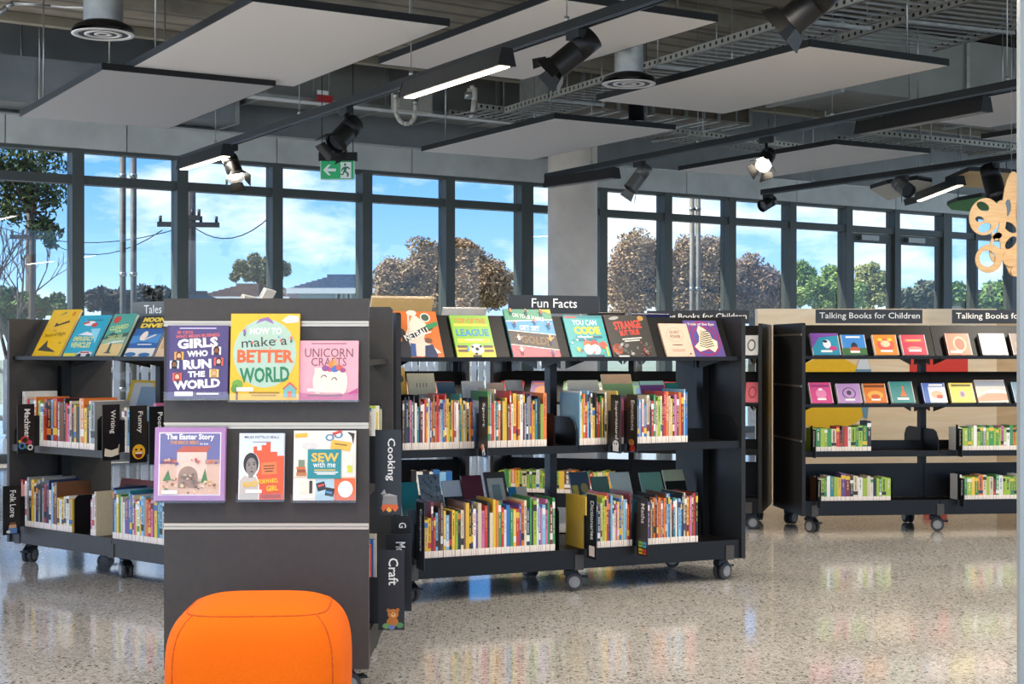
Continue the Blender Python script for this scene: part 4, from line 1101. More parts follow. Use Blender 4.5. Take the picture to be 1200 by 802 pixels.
on_display(U2, 602, 657.5, 1.065, .25, .011, '3a8f6c', [
    ('p', [(0, .56), (1, .46), (1, .78), (0, .74)], '4f9ac8'), ('p', [(0, .26), (1, .14), (1, .46), (0, .56)], '33241f'), ('r', 0, 0, 1, .14, 'cf5562'), ('p', [(0, .14), (1, .14), (0, .26)], 'cf5562'),
    ('p', [(.74, 1), (1, 1), (1, .9)], 'e2c23e'), ('p', [(0, .735), (1, .77), (1, .79), (0, .755)], 'efe9da'), ('p', [(0, .55), (1, .45), (1, .465), (0, .565)], 'efe9da'), ('p', [(0, .255), (1, .135), (1, .15), (0, .27)], 'efe9da'),
    ('t', 'ON YOUR MARKS', .16, .79, .66, .085, 'f4f2ea', .02, -9), ('t', 'GET SET', .26, .55, .42, .10, 'f4f2ea', .02, -4), ('t', 'GOLD!', .24, .26, .58, .17, '7a5a2c', .03, -6)] +
    figure(.2, .27, .2, 'efe6da') + figure(.86, .24, .22, 'd9a02e') + figure(.2, .03, .2, 'e9e2da') + figure(.84, .0, .17, '3d4aa0') + figure(.46, .85, .15, '222a40') + figure(.78, .84, .16, 'd8473e') + figure(.14, .87, .14, 'd98a3a') + figure(.16, .6, .14, '2a3350') + figure(.6, .66, .13, 'd8788a') + figure(.88, .56, .16, '24306a'),
    'green, blue and red striped sports book beside the sign', G2, spine='2c7f9c')
on_display(U2, 671, 717, 1.065, .222, .009, '35a0a0', [
    ('r', 0, .93, 1, .07, '2a8088'), ('r', .04, .93, .3, .04, 'd05048'), ('t', 'YOU CAN', .2, .76, .62, .13, 'f2f4f0', .01), ('t', 'CODE', .2, .54, .66, .19, 'f2c52c', .05), ('r', .22, .45, .66, .05, '2a5f78'), ('r', .24, .46, .4, .03, 'cfe6e2'), ('r', .22, .38, .5, .045, '2a5f78'),
    ('o', .46, .30, .1, .1, 'e06a3c'), ('o', .46, .18, .12, .12, 'f1d8c8'), ('o', .64, .30, .1, .1, 'd84a3c'), ('o', .64, .18, .12, .12, 'e9e4dc'), ('o', .86, .28, .09, .09, 'd8503c'), ('r', .9, .02, .05, .22, 'b8c83e'), ('r', .36, 0, .46, .05, '24304a'), ('o', .2, .18, .05, .05, 'd6c23a')] +
    patches(3, ['e8cf4a', 'd8584a', 'f0f0e8', '2a6a80'], 22, .05, .95, .05, .5, (.012, .03)), 'teal coding book with yellow capitals, face out', G2)
on_display(U2, 719.5, 770, 1.065, .226, .010, '33302c', [
    ('t', 'STRANGE', .18, .66, .64, .20, 'd8402e', .03, 5), ('t', 'BUT TRUE', .28, .51, .46, .13, 'd8402e', .03, 5), ('r', .3, .42, .46, .03, 'd9d2c6', 5), ('r', .34, .37, .36, .025, 'd9d2c6', 5), ('o', .22, .92, .12, .04, '9a9a90', 10), ('o', .84, .92, .07, .06, 'b0803c'), ('o', .14, .18, .12, .12, 'a84a30'), ('r', .12, 0, .24, .03, 'e8e4da')] +
    patches(4, ['5a4a40', '77706a', '8a3c2c', '4a5a58', 'a8a09a'], 34, .05, .95, .04, .34, (.02, .05)), 'dark book with red capitals face out right of the teal one', G2, spine='b53040')
on_display(U2, 782, 815, 1.065, .18, .012, 'd8b49c', [('o', .48, .66, .30, .22, 'b8957e'), ('o', .48, .66, .28, .205, 'd8b49c'), ('t', 'QUIET', .3, .68, .36, .1, '4a3a34', .01), ('t', 'POWER', .3, .55, .36, .1, '4a3a34', .01), ('r', .3, .34, .36, .025, '5a463c'), ('r', .22, .2, .5, .015, '9a7c6a'), ('r', .26, .16, .42, .015, '9a7c6a'), ('o', .86, .08, .03, .025, '222222')],
    'small pale pink book with a round emblem, face out', G2)
zeb = [('o', .5, .5, .48, .48, '8c3060'), ('o', .5, .5, .42, .42, '4c4a8c'), ('o', .5, .5, .36, .36, '8c3060'), ('o', .5, .5, .30, .3, '4c4a8c'),
       ('p', [(.42, .86), (.56, .78), (.7, .66), (.72, .5), (.86, .42), (.82, .24), (.7, .12), (.56, .22), (.42, .18), (.26, .14), (.14, .28), (.3, .4), (.36, .56), (.34, .72)], 'e0cfae')]
for k in range(8):
    zeb.append(('p', [(.30 + .02 * k, .30 + .06 * k), (.5, .24 + .06 * k), (.74 - .01 * k, .30 + .055 * k), (.74 - .01 * k, .325 + .055 * k), (.5, .265 + .06 * k), (.30 + .02 * k, .325 + .06 * k)], '2a2420'))
on_display(U2, 812, 851, 1.065, .20, .009, '5a4a86', zeb + [('t', 'Trick of the Eye', .1, .84, .8, .085, 'efe6e0', .01)], 'purple optical illusion book with a striped zebra', G2)

G3 = 'books face out along the left bookcase top'
on_display(U3, 37, 69, 1.065, .275, .012, 'ecb81c', [('p', [(.3, .62), (.8, .72), (.78, .76), (.42, .68), (.34, .72)], '2a2a2c'), ('p', [(.12, .12), (.32, .34), (.4, .2), (.76, .1), (.76, .08)], '4a4436'), ('p', [(.3, .86), (.56, .92), (.5, .95)], '8a7a4a'), ('o', .82, .9, .06, .05, 'd8802e'),
    ('t', 'The', .34, .52, .12, .045, '8a6a14', 0, 4), ('t', 'Story of Flight', .12, .40, .74, .1, '7a5c10', 0, 4), ('o', .8, .28, .05, .02, 'b8901c')], 'bright yellow flight book face out, leftmost on the left bookcase', G3, spine='d8d0c0')
on_display(U3, 72.5, 107.5, 1.065, .238, .009, '2aa2b8', [('o', .42, .80, .2, .06, 'e9e4dc'), ('r', .2, .79, .2, .05, 'c8403a', 10), ('o', .6, .76, .1, .05, 'c8403a'), ('r', .3, .87, .5, .015, '3a3a3a'), ('p', [(.2, .52), (.45, .6), (.75, .54), (.7, .5)], 'e6e2da'), ('p', [(.55, .66), (.9, .3), (.86, .68)], '8fd0dc'),
    ('t', 'EMERGENCY', .12, .37, .66, .11, 'e6e08a', .03), ('t', 'VEHICLES', .12, .21, .66, .13, 'e6e08a', .03), ('r', .04, .0, .4, .08, 'e6d44a'), ('o', .72, .06, .26, .07, 'd8d4ce'), ('o', .56, .02, .07, .05, '2c2826'), ('o', .86, .02, .07, .05, '2c2826'), ('r', .56, .08, .3, .03, 'b83a32')], 'blue emergency vehicle book overlapped by a green one', G3)
on_display(U3, 111.5, 138, 1.065, .238, .016, '4f9c8c', [('r', 0, 0, 1, .28, 'd8b878'), ('p', [(0, .28), (1, .28), (1, .5), (.5, .44), (0, .42)], '9ab08a'), ('p', [(0, .42), (.3, .56), (.6, .5), (1, .56), (1, .46), (0, .38)], '3f5a4c'), ('o', .24, .86, .15, .085, 'c8483a'), ('t', 'CLEARED', .1, .62, .76, .11, 'dce58a', .02, 6), ('t', 'FOR', .4, .55, .26, .06, 'dce58a', .02, 6), ('t', 'TAKE OFF', .18, .40, .62, .09, 'c8d88a', .02, 5),
    ('p', [(.1, .26), (.5, .3), (.95, .34), (.95, .36), (.52, .34)], 'e6e6de'), ('p', [(.42, .3), (.5, .3), (.54, .1), (.62, .06), (.3, .06), (.42, .1)], '4a5a44')], 'green aeroplane book face out beside the blue one', G3, spine='3a7a70')
on_display(U3, 145, 178, 1.065, .225, .012, '2f5f98', [('r', 0, .68, 1, .32, '33302e'), ('t', 'MOON', .12, .84, .76, .12, 'e8c84a', .06), ('t', 'DIVE', .12, .70, .76, .11, 'e8c84a', .06), ('p', [(0, .3), (.4, .36), (1, .32), (1, .55), (0, .5)], '4a86b8'), ('r', 0, 0, 1, .2, 'd8cfc0'), ('o', .2, .05, .2, .05, '3a6a9a'), ('o', .7, .04, .2, .05, '3a6a9a'), ('o', .4, .5, .13, .1, 'e8d4c0', 40), ('r', .42, .44, .4, .04, 'e2c8b4', 20), ('r', .3, .28, .5, .02, 'e9e6e0')], 'blue sea book with yellow round lettering face out', G3)
on_display(U3, 181, 204, 1.065, .215, .012, 'd8b890', [('r', .1, .2, .8, .5, 'c89a6a')], 'tan book cut off by the display end', G3)

# tan book on the far top of the middle bookcase, seen from behind, and magazines above the display end
def back_display(U, u0, w, h, t, col, label, ztier=1.065, tilt=TILT, art=()):
    vb = U.D - (0.0775 - (t + .0008) / math.cos(TILT))
    return face_book(W(U, u0 + w, vb, ztier + (t + .0008) * math.sin(TILT) + .0012), (-TILT, 0, U.a + math.pi), w, h, t, col, list(art), label, 'books on the far side display ledges')
ub = u_at(U2, 447, U2.D - 0.18)
back_display(U2, 0.004, 0.30, 0.315, 0.02, 'd2ad72', 'tall tan book standing up behind the netball book')
back_display(U2, 0.36, 0.22, 0.265, 0.012, 'd7d2c8', 'white book peeking up behind the lime green book')
back_display(U2, 0.68, 0.2, 0.26, 0.012, '2f8fb0', 'blue book peeking up behind the striped sports book')
back_display(U2, 1.12, 0.2, 0.25, 0.012, '3a3836', 'dark book peeking up behind the strange dark one')
back_display(U2, 1.36, 0.22, 0.245, 0.014, '26305a', 'navy book peeking up behind the small pink book', art=[('r', .2, .9, .6, .05, 'b8702e')])

# covers leaning on the far half of the middle bookcase, seen over the front rows
def leaner(px0, px1, ytop, v, zb, tilt, col, art, label, t=.01, U2=U2):
    u0, u1 = u_at(U2, px0, v), u_at(U2, px1, v)
    yy = W(U2, (u0 + u1) / 2, v, 0).y + .06
    h = (CAMZ + (Y0 - ytop) / F * yy - zb) / math.cos(tilt)
    face_book(W(U2, u0, v, zb + t * math.sin(tilt) + .001), (-tilt, 0, U2.a), u1 - u0, h, t, col, list(art), label, 'covers seen over the front rows of the middle bookcase')
mar = patches(31, ['6c7474', 'aab0ae', '4c5456'], 40, .05, .95, .4, .98, (.02, .06))
for i, (x0, x1, yt, col, nm, art) in enumerate(((478, 500, 568, '2f8a88', 'teal', []), (503, 527, 559, '8a9090', 'grey marbled', mar), (529, 551, 566, 'd8d6d0', 'white and black', [('r', 0, .4, 1, .35, '2a2a2c')]), (553, 577, 560, '6e3038', 'maroon', []), (580, 605, 556, '5a5048', 'brown picture-framed', [('r', .12, .55, .76, .36, 'cfc6b4'), ('r', .3, .6, .4, .22, '8a9a90')]), (607, 628, 573, '2f88b0', 'blue and cream', [('r', .4, 0, .6, 1, 'e0d2b4')]),
      (681, 703, 556, '4a5660', 'slate', [('r', .05, .6, .3, .2, 'd8b848'), ('o', .7, .75, .2, .08, 'b89a5a')]), (706, 726, 561, '5f7a68', 'sage green', []), (729, 752, 556, 'd8d6c0', 'cream', []), (764, 789, 556, '7fa78c', 'pale green', []), (792, 816, 553, 'c8c8a0', 'olive and black', [('r', 0, 0, 1, .82, '24241f')]))):
    leaner(x0, x1, yt, 0.335 if i % 2 else .35, 0.191, math.radians(24), col, art, '%s cover leaning behind the middle bookcase low front row' % nm)
for i, (x0, x1, yt, col, nm, art) in enumerate(((472, 485, 432, 'd8a83a', 'yellow', [('o', .5, .85, .3, .05, '3a2a20')]), (487, 519, 439, 'd6cba8', 'cream tree-patterned', [('r', .3 + .12 * k, .8, .03, .06, '6a5a48') for k in range(4)]), (521, 542, 449, '3f5a6c', 'slate blue', []), (551, 576, 448, 'd8cfc4', 'off-white', []), (580, 600, 450, 'c8a890', 'tan', []), (603, 622, 447, 'a8a4a0', 'light grey', []),
      (676, 712, 447, 'cfc8b4', 'pale cream', []), (717, 752, 440, 'e0b890', 'peach and green', [('r', 0, .5, 1, .35, '9ab878')]), (761, 789, 448, '7a4a80', 'purple and mint', [('r', 0, .93, 1, .07, 'a8d0c0')]), (791, 806, 450, '2f7a70', 'dark teal', []))):
    leaner(x0, x1, yt, 0.34 if i % 2 else .352, 0.6661, math.radians(20), col, art, '%s cover leaning behind the middle bookcase upper front row' % nm)
leaner(134, 179, 447, .345, 0.611, math.radians(18), 'e0b43a', [('r', .1, .3, .5, .66, 'cfc8bc'), ('r', .3, .4, .6, .5, '8a9aa0')], 'yellow bordered cover leaning behind the Funny divider', U2=U3)
leaner(128, 190, 564, .34, 0.191, math.radians(18), '8a4a40', [('r', .1, .5, .8, .38, '4a4038'), ('r', .6, .6, .3, .25, '7a8a3a')], 'dark red cover leaning on the left bookcase low shelf', U2=U3)

# talking book cases on the right-hand bookcase
GT, GL = 'talking book cases on the top ledge', 'talking book cases on the second ledge'
CASES = [
 (U4, 953, 986, 1.06, .15, '2f8ea6', [('p', [(0, .3), (.3, .8), (1, .9), (1, 1), (0, 1)], '7a4a9a'), ('o', .55, .5, .14, .2, 'e8e6ea'), ('o', .5, .62, .08, .06, '2a2a3a'), ('o', .75, .3, .14, .1, 'c8407a'), ('r', .3, .12, .4, .1, 'f0ece4')], 'teal rainbow talking book case, first on the top ledge', GT, 'e6dfd6'),
 (U4, 989, 1017, 1.06, .14, '3f86c8', [('r', 0, 0, 1, .34, '3f6a3a'), ('r', .2, .84, .6, .08, 'efe9de'), ('o', .5, .42, .13, .2, '2a2a2c'), ('o', .5, .28, .2, .12, 'b8563a'), ('r', .3, .1, .4, .1, 'f0ece4')], 'blue and green talking book case, second on the top ledge', GT, 'e6dfd6'),
 (U4, 1026, 1054, 1.06, .14, 'e0862e', [('o', .5, .5, .36, .3, 'd8584a'), ('o', .5, .55, .2, .16, 'f0c8a0'), ('o', .3, .75, .1, .08, 'e8c83a'), ('o', .7, .75, .1, .08, 'e8c83a'), ('r', .25, .14, .5, .1, 'f0ece4')], 'orange talking book case with a round face, top ledge', GT, 'e6dfd6'),
 (U4, 1059, 1088, 1.06, .14, 'c8344a', [('r', .1, .62, .8, .2, 'd8505a'), ('r', .2, .68, .6, .07, 'f0b84a'), ('o', .5, .3, .3, .12, 'e08a7a'), ('r', .25, .16, .5, .1, 'f0ece4')], 'crimson talking book case, fourth on the top ledge', GT, 'e6dfd6'),
 (U4, 1112, 1140, 1.06, .15, 'd8704a', [('o', .55, .5, .28, .36, 'e6b090'), ('o', .55, .5, .2, .27, 'b85a3c'), ('r', .1, .1, .5, .1, 'f0ece4')], 'rust red talking book case starting the right bay', GT, '3a2a24'),
 (U4, 1152, 1182, 1.06, .15, 'efe6dc', [('r', .1, .5, .3, .02, 'c8bcae')], 'blank cream talking book case in the right bay', GT, '4a3026'),
 (U4, 1188, 1210, 1.06, .15, '5a4030', [('r', .2, .3, .6, .3, '8a6a50')], 'dark brown case at the very right of the top ledge', GT, '3a2a24'),
 (U4, 951, 977, .77, .14, 'd8528a', [('r', .1, .78, .8, .1, 'a03a78'), ('o', .5, .45, .24, .24, 'e68ab0'), ('o', .5, .66, .1, .06, 'efe4ea'), ('r', .3, .14, .4, .1, 'f0ece4')], 'hot pink talking book case on the second ledge', GL, 'e6dfd6'),
 (U4, 983, 1011, .77, .132, 'b890c0', [('o', .5, .5, .28, .3, '3a304a'), ('o', .5, .5, .24, .26, 'b890c0'), ('o', .5, .52, .1, .12, '4a3c58'), ('r', .3, .12, .4, .1, 'f0ece4')], 'lilac talking book case with a ring, second ledge', GL, 'e6dfd6'),
 (U4, 1014, 1041, .77, .132, 'd8762e', [('r', .05, .8, .9, .12, '7a3c1c'), ('o', .5, .4, .34, .22, 'e8a84a'), ('o', .5, .32, .2, .12, 'c8582e'), ('r', .3, .12, .4, .08, 'f0ece4')], 'amber talking book case on the second ledge', GL, 'e6dfd6'),
 (U4, 1046, 1073, .77, .145, '3f8a84', [('p', [(.4, .3), (.55, .7), (.7, .3)], 'd8703a'), ('o', .56, .72, .06, .06, 'd8703a'), ('r', .25, .14, .5, .1, 'f0ece4')], 'teal case with an orange triangle on the second ledge', GL, 'e6dfd6'),
 (U4, 1084, 1111, .77, .135, '3a62b0', [('r', .25, .0, .75, .8, 'd8dce2'), ('r', .3, .84, .6, .1, 'efe9de'), ('o', .6, .4, .26, .2, 'e0b08a'), ('o', .7, .3, .14, .1, 'c8584a')], 'blue and white case left of the bay joint, second ledge', GL, '24407a'),
 (U4, 1116, 1144, .77, .135, 'e2cc3a', [('r', .1, .82, .8, .1, '6a5a20'), ('o', .5, .42, .14, .2, 'c8b08a'), ('o', .5, .42, .08, .12, '8a6a9a')], 'yellow talking book case on the second ledge', GL, 'b8a02a'),
 (U4, 1147, 1182, .77, .155, 'c8b8a8', [('r', 0, .72, 1, .24, '8a8e98'), ('p', [(0, .2), (.5, .5), (1, .36), (1, .1), (0, .05)], 'd88a6a'), ('p', [(.1, .4), (.6, .6), (1, .5), (1, .42)], 'e8d8c8')], 'large beige landscape case on the second ledge', GL, 'b09a6a'),
 (U4, 1190, 1215, .77, .14, '4a7a98', [('r', .2, .2, .6, .5, 'b8c8d0')], 'blue grey case cut by the right edge, second ledge', GL, '2a3a48'),
]
for U_, x0, x1, zt, h, col, art, lab, grp, sp in CASES:
    rr = on_display(U_, x0, x1, zt, h, .024, col, [('r', .0, .0, .02, 1, 'e8e2da'), ('r', .97, .0, .03, 1, 'd8d2c8')] + art, lab, grp, spine=sp, name='talking_book_case', cat='book case')
q = random.Random(8)
for U_, xs, zt, grp, wh in ((U5, (600, 645, 690, 738, 780, 822), 1.06, 'talking cases on the half-hidden top ledge', 'on the half-hidden case top ledge'), (U5, (584, 620, 658, 695, 738, 776), .77, 'talking cases on the half-hidden second ledge', 'on the half-hidden case second ledge'),
                            (U6, (476, 505), .77, 'cases on the glimpsed back case second ledge', 'on the glimpsed back case second ledge'), (U6, (476, 508), 1.06, 'cases on the glimpsed back case top ledge', 'on the glimpsed back case top ledge')):
    for i, x in enumerate(xs):
        cols = ['d8782e', 'c8403a', 'e0c040', '5a8a4a', '3a6a9a', '8a5a8a', 'd8c8b0']
        a, b = q.sample(cols, 2)
        nm = {'d8782e': 'orange', 'c8403a': 'red', 'e0c040': 'yellow', '5a8a4a': 'green', '3a6a9a': 'blue', '8a5a8a': 'purple', 'd8c8b0': 'beige'}[a]
        on_display(U_, x, x + 27, zt, .14, .02, a, [('o', .5, .5, .3, .25, b), ('r', .2, .1, .5, .1, 'f0ece4'), ('r', .1, .82, .8, .08, b)], '%s talking book case, %s from left %s' % (nm, nth(i), wh), grp, name='talking_book_case', cat='book case')

# white and pink items on the right end of the half-hidden case
for i, (x0, x1, zt, col, nm) in enumerate(((872, 888, 1.06, 'cfccc4', 'pale grey'), (873, 889, .77, 'c8606a', 'rosy red'))):
    on_display(U5, x0, x1, zt, .14, .02, col, [('o', .5, .5, .3, .3, '4a4a4a' if i == 0 else '8a3040'), ('o', .5, .5, .22, .22, col)], '%s talking book case at the right end of the half-hidden case' % nm, 'talking cases at the half-hidden end', name='talking_book_case', cat='book case')

# ------------------------------------------------------------------ six books on the display end, in clear holders
YE = 4.654
def end_book(x0, x1, y0, y1, cover, art, label, t=.014, spine=None, i=0):
    h = (y1 - y0) / (F / 4.60); w = (x1 - x0) / (F / 4.60)
    tilt = math.radians(6)
    zb = CAMZ + (Y0 - y1) / (F / 4.60)
    X0 = (x0 - 600) / F * 4.60
    yb = YE - 0.012 - h * math.sin(tilt) - t
    face_book((X0, yb, zb), (-tilt, 0, 0), w, h, t, cover, art, label, 'books on the slatted display end', spine=spine)
    r = thing('book_holder', 'clear acrylic holder under the ' + ['purple girls', 'yellow better world', 'pink unicorn', 'mauve framed', 'orange castle', 'teal sewing'][i] + ' book', 'book holder', (X0 - .004, yb, zb - .002), (0, 0, 0), 'clear acrylic book holders')
    wd = w + .008; dep = YE - yb - .005
    MB().box(0, wd, -.012, dep, -.004, -.001).build('ledge', CLEAR, r)
    MB().box(0, wd, -.015, -.012, -.004, .022).build('front_lip', CLEAR, r)
    MB().box(0.01, wd - .01, dep - .003, dep, -.004, h * .55).build('back_plate', CLEAR, r)
    MB().box(wd * .35, wd * .65, dep - .001, dep + .002, h * .55, h * .55 + .02).build('hook', CLEAR, r)
W_ = 'f4efe8'
port = lambda x, z, bg, sk, hr: [('r', x - .075, z - .055, .15, .11, bg), ('o', x, z + .01, .05, .055, hr), ('o', x, z, .032, .036, sk), ('r', x - .045, z - .055, .09, .03, hr)]
end_book(194, 266, 381, 467, '4c3f6e', [('r', .0, .0, .04, 1, '3c3260'), ('r', .2, .955, .6, .012, 'd8cfe0'), ('t', '25 CEOS', .16, .885, .26, .04, 'd8685e', .02), ('t', 'WHO MEAN BUSINESS', .14, .835, .72, .045, 'd8685e', .02, 3),
    ('t', 'GIRLS', .17, .69, .66, .135, W_, .045, 4), ('t', 'WHO', .33, .57, .34, .085, W_, .045, 3), ('t', 'RUN', .27, .40, .46, .13, W_, .05, 3), ('t', 'THE', .35, .29, .28, .08, W_, .045, 2), ('t', 'WORLD', .12, .13, .76, .125, W_, .05, 4), ('r', .5, .05, .36, .022, W_), tagr(.14, .03, .3, .06)] +
    port(.2, .58, 'd8a03e', 'd9a27c', '5a3020') + port(.81, .65, 'e8ddd0', '8a4a2c', '2a1814') + port(.85, .5, 'd8584a', 'e0b090', '2a2030') + port(.13, .46, 'c8d4dc', '8a5030', '201818') + port(.18, .29, 'd8584a', 'e0b090', '8a4020') + port(.78, .34, 'e8c878', 'd9a27c', 'b8864a'), 'purple book with bold white capitals and small portraits', i=0)
end_book(269, 350, 367, 469, 'e9b222', [('o', .5, .54, .46, .4, 'a9c2ae'), ('p', [(.36, .88), (.42, .94), (.54, .96), (.6, .92), (.62, .88), (.5, .92), (.42, .9)], '8a6a9c'), ('p', [(.74, .92), (.84, .98), (.98, .97), (.98, .9), (.8, .89)], 'f0ece2'),
    ('t', 'HOW TO', .28, .76, .46, .075, W_, .02), ('t', 'make a', .16, .62, .66, .11, '2a2522', 0, 4), ('t', 'BETTER', .1, .43, .82, .15, 'd8612e', .04), ('t', 'WORLD', .14, .2, .72, .18, '23784a', .03, 2),
    ('o', .11, .18, .08, .055, '6a9c38'), ('o', .08, .13, .06, .05, '5a8a30'), ('r', .09, .0, .03, .12, '7a4a28'), ('p', [(.78, .03), (.96, .03), (.96, .13), (.87, .2), (.78, .13)], '6fa8a4'), ('p', [(.76, .13), (.87, .21), (.98, .13), (.96, .12), (.87, .18), (.78, .12)], 'c8584a'), ('r', .84, .03, .06, .07, 'd8685a'),
    ('r', .28, .075, .44, .018, '9a7a1c'), ('r', .32, .045, .36, .015, '9a7a1c'), tagr(.1, .1, .24, .045)] + figure(.88, .66, .09, 'd85a4a') + figure(.2, .74, .09, '8a4a9a') + patches(6, ['d8584a', '3a7ab0', 'e0d04a', '7a4a9a'], 12, .2, .8, .55, .75, (.008, .018)), 'tall yellow book with a pale green globe', i=1)
end_book(350, 419, 399, 469, 'e2a3ac', [('p', [(0, 0), (1, 0), (1, .14), (.5, .08), (0, .12)], 'c85a84'), ('r', .2, .94, .6, .02, 'b06a78'), ('t', 'UNICORN', .09, .72, .82, .15, '7a4a52', 0), ('t', 'CRAFTS', .2, .57, .6, .14, '7a4a52', 0),
    ('r', .26, .12, .5, .42, 'f0d8c4'), ('o', .32, .3, .09, .2, 'f0d8c4'), ('o', .74, .3, .08, .2, 'f0d8c4'), ('o', .52, .52, .05, .05, 'c04a5a'), ('o', .44, .53, .06, .05, '8a4a8a'), ('o', .6, .52, .07, .055, '4a6ab0'), ('o', .68, .54, .06, .05, 'c85a4a'), ('o', .54, .6, .05, .06, 'd8803e'), ('p', [(.56, .58), (.64, .58), (.61, .74)], 'd89a4a'), ('o', .74, .5, .05, .04, '9a4a7a'),
    ('p', [(.36, .38), (.4, .42), (.44, .42), (.48, .38), (.46, .38), (.43, .405), (.40, .405), (.37, .37)], '4a3030'), ('p', [(.54, .34), (.58, .38), (.62, .38), (.65, .33), (.63, .33), (.61, .365), (.58, .365), (.55, .33)], '4a3030'),
    ('r', .14, .06, .6, .03, '8a5060'), tagr(.14, .14, .28, .05), ('p', [(.8, .1), (1, .06), (1, .2)], 'b84a80')], 'pink craft book with a marshmallow unicorn face', i=2)
brick = [('r', .0, .0, 1, 1, 'a57aa8'), ('r', .06, .07, .88, .86, 'ded4de'), ('r', .075, .085, .85, .83, '6a6a98'), ('p', [(.075, .085), (.925, .085), (.925, .5), (.6, .52), (.075, .5)], 'cfae9a'), ('r', .32, .3, .42, .36, 'd8c0b0'), ('p', [(.3, .66), (.4, .74), (.8, .74), (.74, .66)], 'b85a48'), ('r', .1, .5, .22, .06, 'a86a5a'), ('r', .72, .5, .2, .06, 'b08a7a'),
    ('o', .48, .32, .14, .15, '9a8070'), ('r', .34, .17, .28, .15, '9a8070'), ('t', 'The Easter Story', .16, .81, .68, .1, 'f4f0ec', .03), ('t', 'THE BRICK BIBLE', .22, .77, .4, .045, 'e09a4a', .02), ('t', 'for kids', .64, .76, .12, .03, 'f0ece6', .01), ('p', [(.12, .26), (.2, .42), (.24, .28)], '4a7a4a'), ('p', [(.66, .24), (.72, .44), (.76, .26)], '4a7a4a')]
end_book(180, 263, 501, 587, 'a57aa8', brick + patches(12, ['8a6a48', 'c8a060', '7a8a70', 'e0c8a0', '6a5a50', 'b87a5a'], 40, .1, .88, .1, .3, (.012, .03)) + patches(13, ['8a7060', 'c8b0a0', '6a6a60'], 14, .38, .6, .2, .36, (.012, .03)) + patches(14, ['c86a58', '5a5a8a', 'c8a090'], 12, .1, .9, .5, .58, (.015, .03)) + [tagr(.12, .09, .22, .05)], 'mauve framed square book with a brick courtyard scene', t=.02, i=3)
march = [('r', .02, 0, .96, 1, 'd0d8e0'), ('p', [(.25, 0), (.25, .6), (.32, .6), (.32, .8), (.4, .8), (.4, .74), (.5, .74), (.5, .82), (.6, .82), (.6, .86), (.7, .86), (.7, .72), (.85, .72), (.85, .66), (1, .66), (1, 0)], 'd8572c'),
    ('t', 'MELBA PATTILLO BEALS', .12, .92, .76, .04, '3a3a40', .01), ('r', .3, .86, .4, .012, '7a7a80'), ('r', .5, .38, .34, .18, 'd87a40', 4), ('r', .55, .5, .24, .015, '5a2a18', 4), ('r', .55, .46, .24, .015, '5a2a18', 4), ('r', .58, .42, .18, .015, '5a2a18', 4),
    ('p', [(.0, 0), (.0, .3), (.1, .38), (.4, .36), (.46, .25), (.46, 0)], 'e9e4dc'), ('p', [(.02, 0), (.02, .28), (.12, .36), (.38, .34), (.44, .24), (.44, 0)], 'bcb4aa'), ('o', .27, .52, .19, .19, 'e9e4dc'), ('o', .27, .54, .17, .165, '2c2826'), ('o', .28, .49, .12, .14, '8a8078'), ('r', .22, .33, .1, .08, '8a8078'),
    ('o', .23, .52, .018, .012, '221e1c'), ('o', .34, .53, .018, .012, '221e1c'), ('o', .29, .42, .035, .012, '4a3a36'), ('o', .285, .47, .016, .014, '6a605a'), ('r', .19, .545, .06, .008, '221e1c'), ('r', .31, .555, .06, .008, '221e1c'),
    ('t', 'MARCH', .1, .19, .32, .085, 'e8b82e', .04, 5), ('t', 'FORWARD,', .44, .23, .44, .085, 'e8b82e', .04, 5), ('t', 'GIRL', .62, .13, .26, .085, 'e8b82e', .04, 5), tagr(.16, .1, .36, .05), ('r', .5, .03, .44, .05, 'a83c20')]
end_book(279, 332, 508, 586, 'd0d8e0', march, 'narrow book with an orange castle and a grey portrait', spine='d8a03e', t=.018, i=4)
sew = [('r', 0, 0, 1, 1, 'efe0d0'), ('r', 0, .32, 1, .02, 'd8c0a8'), ('r', .66, .0, .34, .32, 'd8652e'), ('o', .84, .16, .12, .12, 'efe4da'), ('r', .36, .0, .3, .3, 'a8c4cc'), ('r', .38, .14, .14, .12, '2a2826', 15), ('r', .52, .06, .14, .12, '2a2826', -10), ('r', .4, .2, .1, .03, 'd84a3a', 15), ('r', .53, .1, .1, .03, '4a8ac0', -10), ('r', .1, .08, .2, .18, 'e6d8c4'), ('r', .26, .1, .05, .18, '3a3028'),
    ('o', .26, .78, .13, .05, 'd4d0c8'), ('r', .02, .9, .2, .06, 'e0b43a', 4), ('o', .58, .9, .07, .05, '4a8aa8'), ('o', .58, .9, .04, .03, 'efe0d0'), ('o', .72, .94, .07, .05, '4a8aa8'), ('o', .72, .94, .04, .03, 'efe0d0'), ('r', .62, .95, .16, .04, 'c8483e', 20), ('r', .6, .72, .32, .13, 'e0b040', -8), ('r', .66, .79, .2, .02, '8a6a20', -8), ('p', [(.86, .98), (.98, .96), (.96, .8), (.93, .92)], '2a2624'),
    ('r', .05, .44, .14, .04, 'c86a2e'), ('r', .06, .40, .14, .04, '8a4a2c'), ('r', .05, .35, .16, .05, 'b8783e'), ('r', .08, .48, .1, .1, '7a8a70'), ('r', .86, .38, .1, .3, 'd8d8c8'), ('r', .87, .4, .08, .1, 'c8c83a'),
    ('r', .23, .31, .54, .42, '23858a'), ('t', 'SEW', .29, .55, .44, .13, 'e2b43e', .03), ('t', 'with me', .32, .47, .36, .085, 'f2efe8', 0), ('r', .34, .425, .34, .016, 'e2b43e'), ('r', .34, .395, .38, .014, 'f2efe8'), ('r', .38, .37, .3, .014, 'f2efe8')]
